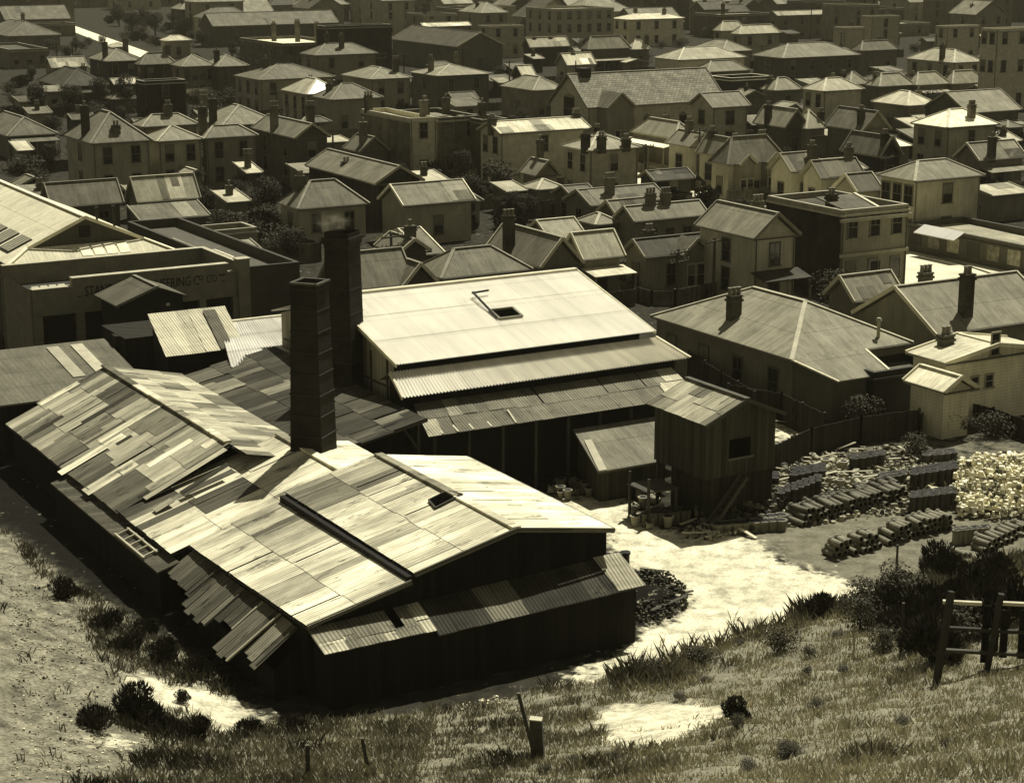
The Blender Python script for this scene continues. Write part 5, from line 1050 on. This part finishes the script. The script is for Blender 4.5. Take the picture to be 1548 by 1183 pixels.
# ------------------------------------------------------------------ foreground posts and board
def post(label,px,py,h,w,lx=0,ly=0,g=.05,z0=.4):
    x,y,z=Pt(px,py);t=thing('fence_post',label,'post',xy=(x,y),z=z,rot=R.uniform(-.3,.3),group='old posts on the bank');m=MB()
    c=lambda s:[(-w*s,-w*s*.7),(w*s,-w*s*.8),(w*s*.9,w*s*.7),(-w*s,w*s*.8)]
    m.hexa(c(.5),-z0,h,0,None,[(x+lx,y+ly) for x,y in c(.46)]);m.build('shaft',m_plain(g,.95,.4,4.),t)
    q=MB();q.hexa([(x+lx,y+ly) for x,y in c(.47)],h,h+.035);q.build('post_top',m_plain(.45 if w>.2 else .12),t);return t
post('thick squared stump post on the grass bank',815,1146,1.35,.44,-.1,0);post('thin leaning post touching the thick stump post',812,1140,2.1,.13,-.62,0)
post('slim upright post at the bottom edge of the bank',466,1178,1.15,.14);post('thin leaning post beyond the slim upright post',560,1165,1.15,.12,-.25,0)
post('pale thin stake on the bank before the dark bushes',1293,985,.95,.08,-.12,0,.3);post('dark stake with a cross piece in the pipe yard',1355,862,1.25,.11)
post('dark thin stake among the bushes below the yard',1362,985,1.9,.1,0,0)
x,y,z=Pt(1418,1030);x2,y2,z2=Pt(1560,1000)
t=thing('post_and_rail_fence','heavy dark post and rail fence with pale top rails in front of the scrub','fence',xy=(x,y),z=z,rot=math.atan2(y2-y,x2-x));Lh=math.hypot(x2-x,y2-y)+1.2
for i,xx in enumerate((.15,Lh*.42,Lh*.84)):
    m=MB();m.bar((xx-.3,-.5 if i==0 else -.1,-.4),(xx+.1,-.12,3.3 if i<2 else 2.9),.19,.19);m.build('post',m_plain(.03),t)
for x0,x1,zz_,g_ in ((0.,Lh*.3,2.83,.5),(Lh*.42,Lh,2.88,.5),(0,Lh,1.9,.03),(0,Lh,1.1,.07)):
    m=MB();m.box(x0,-.1,zz_,x1,.06,zz_+.11);m.build('rail',m_plain(g_),t)
m=MB()
for i in range(int(Lh/.3)):
    if R.random()<.8:m.box(.15+i*.3,.07,.9+R.uniform(-.2,.2),.15+i*.3+.26,.1,2.75+R.uniform(-.15,.05))
m.build('boarding',m_plank(.014,.3),t)
# ------------------------------------------------------------------ pottery yard
def tubemesh(ln,r,flange=True):
    m=MB();n=12;m.tube((0,0,r),(0,ln,r),r,r,n,0,False);m.tube((0,0,r),(0,ln,r),r*.78,r*.78,n,1,False)
    if flange:m.tube((0,ln-.12,r),(0,ln,r),r*1.25,r*1.3,n,0,True)
    c=[(math.cos(6.2832*i/n),math.sin(6.2832*i/n)) for i in range(n)]
    for i in range(n):
        j=(i+1)%n;m.face([(c[i][0]*r,0,r+c[i][1]*r),(c[i][0]*r*.78,0,r+c[i][1]*r*.78),(c[j][0]*r*.78,0,r+c[j][1]*r*.78),(c[j][0]*r,0,r+c[j][1]*r)],0)
    return m
pm=[m_plain(.2,.45,.3,2.),m_plain(.01)]
def pipemat(g):return [m_plain(g,.75,.35,2.),m_plain(.01)]
def rowpipes(label,p0,p1,n,ln,r,ang,g,layers=1,grp='stacks of drain pipes in the yard',jit=.2):
    a=Vector(Pt(*p0));b=Vector(Pt(*p1));me=None
    for k in range(layers):
        for i in range(n-k):
            q=a+(b-a)*((i+.5*k)/max(1,n-1));rz=math.radians(ang)+R.uniform(-jit,jit)
            if k+i>1 and R.random()<.13:continue
            if me is None:o=tubemesh(ln,r).build('drain_pipe',pipemat(g));me=o.data
            else:o=link('drain_pipe',me)
            o.scale=(1,R.uniform(.8,1.1),1);o.location=(q.x+R.uniform(-.04,.04),q.y+R.uniform(-.2,.2),q.z+k*r*1.8+R.uniform(0,.04));o.rotation_euler=(R.uniform(-.06,.06),0,rz);tag(o,label,'drain pipe',grp)
rowpipes('glazed drain pipe in the short low stack on the bare yard',(1262,846),(1330,830),10,.95,.16,28,.18,3)
rowpipes('glazed drain pipe in the long stack beside the upright pipes',(1345,824),(1440,800),14,1.1,.16,28,.18,3)
rowpipes('drain pipe in the small stack nearest the dark bushes',(1408,858),(1466,842),9,.9,.13,30,.17,1)
rowpipes('drain pipe in the stack running out of the photo',(1490,836),(1560,806),10,1.1,.15,30,.17,2)
rowpipes('drain pipe in the longest stack across the middle of the yard',(1215,796),(1372,758),24,1.3,.15,26,.13,3)
rowpipes('drain pipe in the long stack behind the longest one',(1235,778),(1360,742),18,1.2,.15,26,.1,2)
rowpipes('thin pipe lying on the stack below the broad hip house fence',(1130,640),(1165,655),8,1.,.12,60,.4,1)
def uppipes(label,p0,p1,n,h,r,g,rows=2):
    a=Vector(Pt(*p0));b=Vector(Pt(*p1));me=None
    for k in range(rows):
        for i in range(n):
            q=a+(b-a)*(i/max(1,n-1))
            if me is None:
                m=MB();m.tube((0,0,0),(0,0,h),r,r,12,0,False);m.tube((0,0,h),(0,0,h-.4),r*.8,r*.8,12,1,False);m.tube((0,0,h-.13),(0,0,h),r*1.2,r*1.25,12,0,False);m.face([(math.cos(.5236*i_)*r*1.24,math.sin(.5236*i_)*r*1.24,h-.002) for i_ in range(12)],0);m.face([(math.cos(.5236*i_)*r*.8,math.sin(.5236*i_)*r*.8,h+.002) for i_ in range(12)],1)
                o=m.build('upright_pipe',pipemat(g));me=o.data
            else:o=link('upright_pipe',me)
            o.location=(q.x+R.uniform(-.05,.05)+k*.1,q.y+k*r*2.6+R.uniform(-.05,.05),q.z);o.rotation_euler=(0,0,R.uniform(0,6));tag(o,label,'drain pipe','upright pipes in the yard')
uppipes('upright drain pipe in the row beside the long pipe stack',(1444,822),(1490,818),7,.75,.15,.26)
uppipes('upright drain pipe in the dark bank of pipes at the yard edge',(1380,775),(1440,768),8,.9,.17,.06,3)
uppipes('wide upright clay pot at the foot of the timber tower',(1085,806),(1180,800),8,.55,.3,.16,2)
uppipes('upright clay pipe in the heap by the stairs of the timber tower',(975,795),(1040,790),9,.7,.14,.12,3)
uppipes('dark upright pipe in the stack under the board fence',(1105,752),(1170,745),9,.9,.18,.05,3)
uppipes('dark upright pipe in the middle stack of the yard',(1180,772),(1235,752),7,1.,.18,.06,3)
uppipes('large dark pipe at the end of the clay heap beside the end wall',(920,860),(945,856),3,.75,.2,.05,1)
uppipes('dark pipe in the clump below the dark weeds',(1380,745),(1440,735),7,1.1,.2,.04,3)
for q0,q1,n_,w_ in (((1110,775),(1150,768),5,'nearest the timber tower'),((1200,735),(1240,728),5,'under the long dark fence'),((1290,712),(1330,706),5,'in the middle of the clutter'),((1335,735),(1365,730),4,'behind the longest pipe stack'),((1400,700),(1440,696),5,'by the dark weeds'),((1130,720),(1160,716),4,'tight against the dark fence')):
    uppipes('dark squat pot in the jumbled cluster '+w_,q0,q1,n_,R.uniform(.5,.9),R.uniform(.16,.24),R.choice([.04,.06,.09]),R.choice([2,3]))
# pots, slabs and planks scattered
def pots(label,n,box,g,grp,kind='clay_pot'):
    me=None
    for i in range(n):
        px,py=R.uniform(box[0],box[2]),R.uniform(box[1],box[3]);x,y,z=Pt(px,py)
        if me is None:
            m=MB();m.tube((0,0,0),(0,0,.45),.14,.2,10,0,True);m.tube((0,0,.4),(0,0,.48),.24,.24,10,0,True);m.tube((0,0,.482),(0,0,.485),.17,.17,10,1,True);o=m.build(kind,pipemat(g));me=o.data
        else:o=link(kind,me)
        s=R.uniform(.6,1.3);o.location=(x,y,z);o.scale=(s,s,s);o.rotation_euler=(R.choice([0,0,1.5,1.4]),0,R.uniform(0,6));o.location.z+=.2*s if o.rotation_euler[0]>1 else 0;tag(o,label,'clay pot',grp)
pots('pale clay pot lying in the cluttered yard behind the long stack',34,(1190,690,1380,745),.42,'pots strewn over the yard')
pots('dark clay pot among the clutter by the timber tower',30,(1090,700,1210,790),.12,'pots strewn by the tower')
pots('bright clay pot beside the white heap',16,(1385,715,1450,760),.6,'pots strewn by the white heap')
pots('clay pot in the clutter at the foot of the lean-to shed',22,(835,735,900,755),.2,'pots strewn by the lean-to');pots('small pot in the heap before the stairs',26,(955,742,1050,800),.3,'pots heaped before the stairs')
def planks(label,n,box,g,grp):
    me=None
    for i in range(n):
        x,y,z=Pt(R.uniform(box[0],box[2]),R.uniform(box[1],box[3]))
        if me is None:m=MB();m.box(-.9,-.09,0,.9,.09,.05);o=m.build('loose_plank',m_plain(g));me=o.data
        else:o=link('loose_plank',me)
        o.location=(x,y,z+R.uniform(.02,.3));o.rotation_euler=(R.uniform(-.1,.1),R.uniform(-.25,.25),R.choice([.5,.5,2.1,.3])+R.uniform(-.3,.3));s=R.uniform(.5,1.3);o.scale=(s,1,1);tag(o,label,'plank',grp)
planks('pale board lying in the gardens above the long dark fence',16,(1165,640,1290,690),.35,'boards in the gardens');planks('pale board lying in the yard clutter',44,(1180,690,1400,760),.4,'boards in the yard')
planks('bright board on the ground by the timber tower',10,(1040,790,1130,815),.6,'boards by the tower');planks('board leaning in the stack between drying shed and hip house',16,(1030,570,1150,630),.35,'boards beside the hip house')
planks('dark board by the mound of ash',8,(930,860,1030,925),.06,'boards by the ash')
def rubble(name,label,poly,n,g,r0,r1,h,seed,cat='heap'):
    r=random.Random(seed);W_=[Pt(*q) for q in poly];xs=[q[0] for q in W_];ys=[q[1] for q in W_];m=MB();cx,cy=sum(xs)/len(xs),sum(ys)/len(ys);c=0
    pl=[q[:2] for q in W_];rad=max(math.hypot(x-cx,y-cy) for x,y in pl)
    while c<n:
        x,y=r.uniform(min(xs),max(xs)),r.uniform(min(ys),max(ys))
        if not inpoly(np.array([x]),np.array([y]),pl)[0]:continue
        c+=1;d=1-math.hypot(x-cx,y-cy)/rad;z=float(hill(x,y))+h*max(0,d)**.7*r.uniform(.4,1.);s=r.uniform(r0,r1);a=r.random()*6;k=[(x+s*math.cos(a+i*1.57)*r.uniform(.6,1.1),y+s*math.sin(a+i*1.57)*r.uniform(.6,1.1)) for i in range(4)];ox,oy,tz=r.uniform(-.3,.3)*s,r.uniform(-.3,.3)*s,r.uniform(.12,.75);k2=[(x+(p-x)*r.uniform(.35,.9)+ox,y+(q-y)*r.uniform(.35,.9)+oy) for p,q in k]
        m.hexa(k,z-s*.6,z+s*tz,0,min(.8,r.choice([.15,.4,.7,.9,1.,1.2,1.5])*(min(g,.62) if g<.9 else .72)),k2)
    o=m.build(name,m_patch(.1,.2));tag(o,label,cat);o['kind']='stuff';return o
rubble('rubble','big white heap of broken pottery at the edge of the yard',[(1440,760),(1450,720),(1560,690),(1600,720),(1580,790),(1450,785)],1700,.98,.05,.28,1.7,1)
rubble('rubble','broken pieces along the clay track below the tower',[(1030,815),(1040,796),(1110,795),(1130,805),(1080,818)],160,.4,.07,.16,.35,2)
rubble('rubble','dark heap of broken pipes against the foot of the timber tower',[(1050,800),(1055,765),(1100,752),(1165,735),(1190,772),(1140,806)],520,.11,.07,.26,1.3,9)
rubble('rubble','debris strewn over the cluttered yard',[(1085,790),(1095,700),(1380,670),(1450,700),(1440,770),(1180,800)],2600,.24,.04,.26,.22,3)
rubble('rubble','dark ash mound beside the end wall of the kiln building',[(925,880),(960,862),(1010,868),(1042,900),(1038,922),(985,948),(955,935)],700,.07,.05,.14,.5,4)
rubble('gravel','loose stones over the dirt bank',[(14,850),(58,872),(110,922),(142,985),(182,1040),(170,1090),(245,1130),(190,1165),(14,1183)],1300,.34,.02,.09,.02,5)
rubble('rubble','white broken crockery on the bank under the end wall',[(690,1066),(760,1050),(770,1060),(700,1076)],40,.85,.05,.12,.1,6)
# ------------------------------------------------------------------ parked car in the street
def car(label,px,py,rz,g):
    x,y,z=Pt(px,py);t=thing('parked_car',label,'car',xy=(x,y),z=.02,rot=rz);prof=[(-2.1,.45),(2.1,.4),(2.15,.75),(1.9,.95),(.85,1.05),(.5,1.62),(-.9,1.66),(-1.5,1.15),(-2.1,.85)];m=MB()
    for s in (-1,1):m.face([(a,s*.78,b) for a,b in (prof if s<0 else prof[::-1])])
    for i in range(len(prof)):
        p,q=prof[i],prof[(i+1)%len(prof)];m.face([(p[0],-.78,p[1]),(p[0],.78,p[1]),(q[0],.78,q[1]),(q[0],-.78,q[1])][::-1])
    m.build('body',m_plain(g,.3,.05),t);m=MB()
    for s in (-1,1):m.box(-.8,s*.79-.005,1.1,.4,s*.79+.005,1.5)
    m.build('side_window',m_glass(),t)
    for xx in (-1.3,1.35):
        for s in (-1,1):
            m=MB();m.tube((xx,s*.72,.34),(xx,s*.9,.34),.34,.34,12);w=m.build('wheel',m_plain(.015),t);m=MB();m.tube((xx,s*.9,.34),(xx,s*.915,.34),.15,.15,8);m.build('rim',m_plain(.3),w)
            m=MB();m.box(xx-.45,s*.8-.12,.62,xx+.45,s*.8+.1,.74);m.build('mudguard',m_plain(g*.8),t)
    for s in (-.5,.5):
        m=MB();m.tube((2.1,s,.85),(2.24,s,.85),.11,.13,8);m.build('headlight',m_plain(.5),t)
car('dark old sedan parked in the bright street before the bow window villa',1040,287,-GA-1.9,.03)
# ------------------------------------------------------------------ grass
def grass():
    r=np.random.RandomState(4);N=78000;x=r.uniform(-35,38,N);y=r.uniform(36,92,N);z=hill(x,y)
    dd=y*cp-(z-CH)*sp;pxx=774+F*x/dd;pyy=591.5+F*(-y*sp-(z-CH)*cp)/dd;bad=(z<.03)|(pxx<-220)|(pxx>1770)|(pyy>1340)
    for q in CLAYW+YARDW:bad|=inpoly(x,y,q)&(r.rand(N)>.02)
    for q in DIRTW:bad|=inpoly(x,y,q)&(r.rand(N)>.012)
    clump=.5+.3*np.sin(x*1.3+2*np.sin(y*.8))*np.sin(y*1.7+np.sin(x*.9)*1.5)+.25*np.sin(x*.6+y*.37+2*np.sin(x*.31))*np.sin(y*.71-x*.23);k=~bad&(r.rand(N)<.45+.55*clump);x,y,z,clump=x[k],y[k],z[k],clump[k];n=len(x)
    pc=r.uniform(size=(150,4));dk=np.zeros(n)
    for q in pc:
        dk=np.maximum(dk,np.exp(-(((x+30-62*q[0])/(.4+1.2*q[2]))**2+((y-44-46*q[1])/(.3+.8*q[3]))**2)))
    tl=np.exp(-((z-.5)/.5)**2)*(x>4);V=[];Tn=[]
    nb=8;M=n*nb;X=np.repeat(x,nb)+r.normal(0,.13,M);Y=np.repeat(y,nb)+r.normal(0,.13,M);Z=np.repeat(z,nb)-.05
    h=np.repeat(.1+.2*clump+.55*tl+.15*(x<-3)+.28*dk,nb)*r.uniform(.5,1.3,M);a=r.uniform(0,6.28,M);w=r.uniform(.012,.03,M);ln=h*r.uniform(.1,.7,M);la=r.uniform(0,6.28,M)
    dx,dy=np.cos(a)*w,np.sin(a)*w;bx,by=np.cos(la)*ln,np.sin(la)*ln
    v=np.stack([np.stack([X-dx,Y-dy,Z],1),np.stack([X+dx,Y+dy,Z],1),np.stack([X+dx*.8+bx*.4,Y+dy*.8+by*.4,Z+h*.6],1),np.stack([X+bx,Y+by,Z+h],1)],1).reshape(-1,3)
    me=bpy.data.meshes.new('grass');i=np.arange(M)*4;f=np.stack([i,i+1,i+2,i+3],1);me.vertices.add(len(v));me.vertices.foreach_set('co',v.ravel());me.loops.add(4*M);me.loops.foreach_set('vertex_index',f.ravel());me.polygons.add(M);me.polygons.foreach_set('loop_start',i);me.update(calc_edges=True);me.materials.append(m_leaf(.52))
    t=np.repeat(np.clip(.95+.4*r.rand(n)-.4*clump-.45*dk-.5*tl-.38*np.clip((5-x)/6,0,1)-.2*np.clip((-6-x)/5,0,1),.13,1.3),nb)*r.uniform(.6,1.35,M)
    ca=me.color_attributes.new('tone','FLOAT_COLOR','CORNER');tt=np.repeat(t,4);ca.data.foreach_set('color',np.stack([tt,tt,tt,np.ones_like(tt)],1).ravel());o=link('grass',me);o['kind']='stuff'
grass()
# ------------------------------------------------------------------ chimney smoke and town haze
HAZE_ON=True
def volume(name,mesh,dens,g):
    m=bpy.data.materials.new(name);m.use_nodes=True;nt=m.node_tree;nt.nodes.remove(nt.nodes['Principled BSDF']);v=nt.nodes.new('ShaderNodeVolumePrincipled');v.inputs['Color'].default_value=T(g);v.inputs['Density'].default_value=dens
    nt.links.new(v.outputs[0],nt.nodes['Material Output'].inputs['Volume']);mesh.data.materials.clear();mesh.data.materials.append(m);mesh['kind']='stuff'
if HAZE_ON:
    m=MB();m.box(-700,-80,-1,700,1100,36);o=m.build('haze',m_plain(.5));volume('haze_air',o,.0001,.9)
sx,sy=W(43.3,92.4);m=MB()
for i in range(8):
    for j in range(12):
        f=lambda i,j:(math.sin(math.pi*i/8)*math.cos(6.28319*j/12),math.sin(math.pi*i/8)*math.sin(6.28319*j/12),-math.cos(math.pi*i/8))
        q=[f(i,j),f(i,j+1),f(i+1,j+1),f(i+1,j)];m.face(q[1:] if i==0 else (q[:3] if i==7 else q))
o=m.build('smoke',m_plain(.5));o.location=(sx-.55,sy,14.);o.scale=(1.25,.6,.7);volume('smoke_air',o,.8,.8)
nt=o.data.materials[0].node_tree;v=[x for x in nt.nodes if x.type=='PRINCIPLED_VOLUME'][0];tc=nt.nodes.new('ShaderNodeTexCoord');ln=nt.nodes.new('ShaderNodeVectorMath');ln.operation='LENGTH';nt.links.new(tc.outputs['Object'],ln.inputs[0]);nz=nt.nodes.new('ShaderNodeTexNoise');nz.inputs['Scale'].default_value=2.2;nt.links.new(tc.outputs['Object'],nz.inputs['Vector'])
mr_=nt.nodes.new('ShaderNodeMapRange');mr_.inputs[1].default_value=.95;mr_.inputs[2].default_value=.1;nt.links.new(ln.outputs['Value'],mr_.inputs[0]);mm_=nt.nodes.new('ShaderNodeMath');mm_.operation='MULTIPLY';m2_=nt.nodes.new('ShaderNodeMapRange');m2_.inputs[1].default_value=.42;m2_.inputs[2].default_value=.62;m2_.inputs[4].default_value=.9;nt.links.new(nz.outputs[0],m2_.inputs[0]);nt.links.new(mr_.outputs[0],mm_.inputs[0]);nt.links.new(m2_.outputs[0],mm_.inputs[1]);nt.links.new(mm_.outputs[0],v.inputs['Density'])
# ------------------------------------------------------------------ sun, sky, camera
EL=math.radians(62)   # sun stands high, ahead and to the right
sd=Vector((.47*math.cos(EL),.883*math.cos(EL),math.sin(EL))).normalized()
L=bpy.data.lights.new('sun','SUN');L.energy=4.6;L.angle=math.radians(.53);L.color=(1,.97,.88);lo=bpy.data.objects.new('sun',L);COL.objects.link(lo);lo.rotation_euler=sd.to_track_quat('Z','Y').to_euler()
w=bpy.data.worlds.new('World');SC.world=w;w.use_nodes=True;nt=w.node_tree;bg=nt.nodes['Background'];sk=nt.nodes.new('ShaderNodeTexSky');sk.sky_type='NISHITA';sk.sun_disc=False;sk.sun_elevation=EL;sk.sun_rotation=math.atan2(sd.x,sd.y)
hs=nt.nodes.new('ShaderNodeRGBToBW');mx=nt.nodes.new('ShaderNodeMix');mx.data_type='RGBA';mx.inputs[6].default_value=(0,0,0,1);mx.inputs[7].default_value=(1,.96,.8,1);mx.clamp_factor=False
nt.links.new(sk.outputs[0],hs.inputs[0]);nt.links.new(hs.outputs[0],mx.inputs[0]);nt.links.new(mx.outputs[2],bg.inputs[0]);bg.inputs[1].default_value=.05
cam=bpy.data.cameras.new('camera');cam.sensor_fit='HORIZONTAL';cam.sensor_width=36;cam.lens=36*F/1548;cam.clip_end=5000;cam.clip_start=.5;co=bpy.data.objects.new('camera',cam);COL.objects.link(co);co.location=(0,0,CH);co.rotation_euler=(math.pi/2-PITCH,0,0);SC.camera=co
SC.view_settings.view_transform='Standard';SC.view_settings.look='None';SC.view_settings.exposure=.36;SC.view_settings.gamma=1
SC.cycles.max_bounces=5;SC.cycles.diffuse_bounces=3;SC.cycles.volume_bounces=0;SC.cycles.use_denoising=True
print('DUPLABELS',[k for k,v in LAB.items() if v>1])
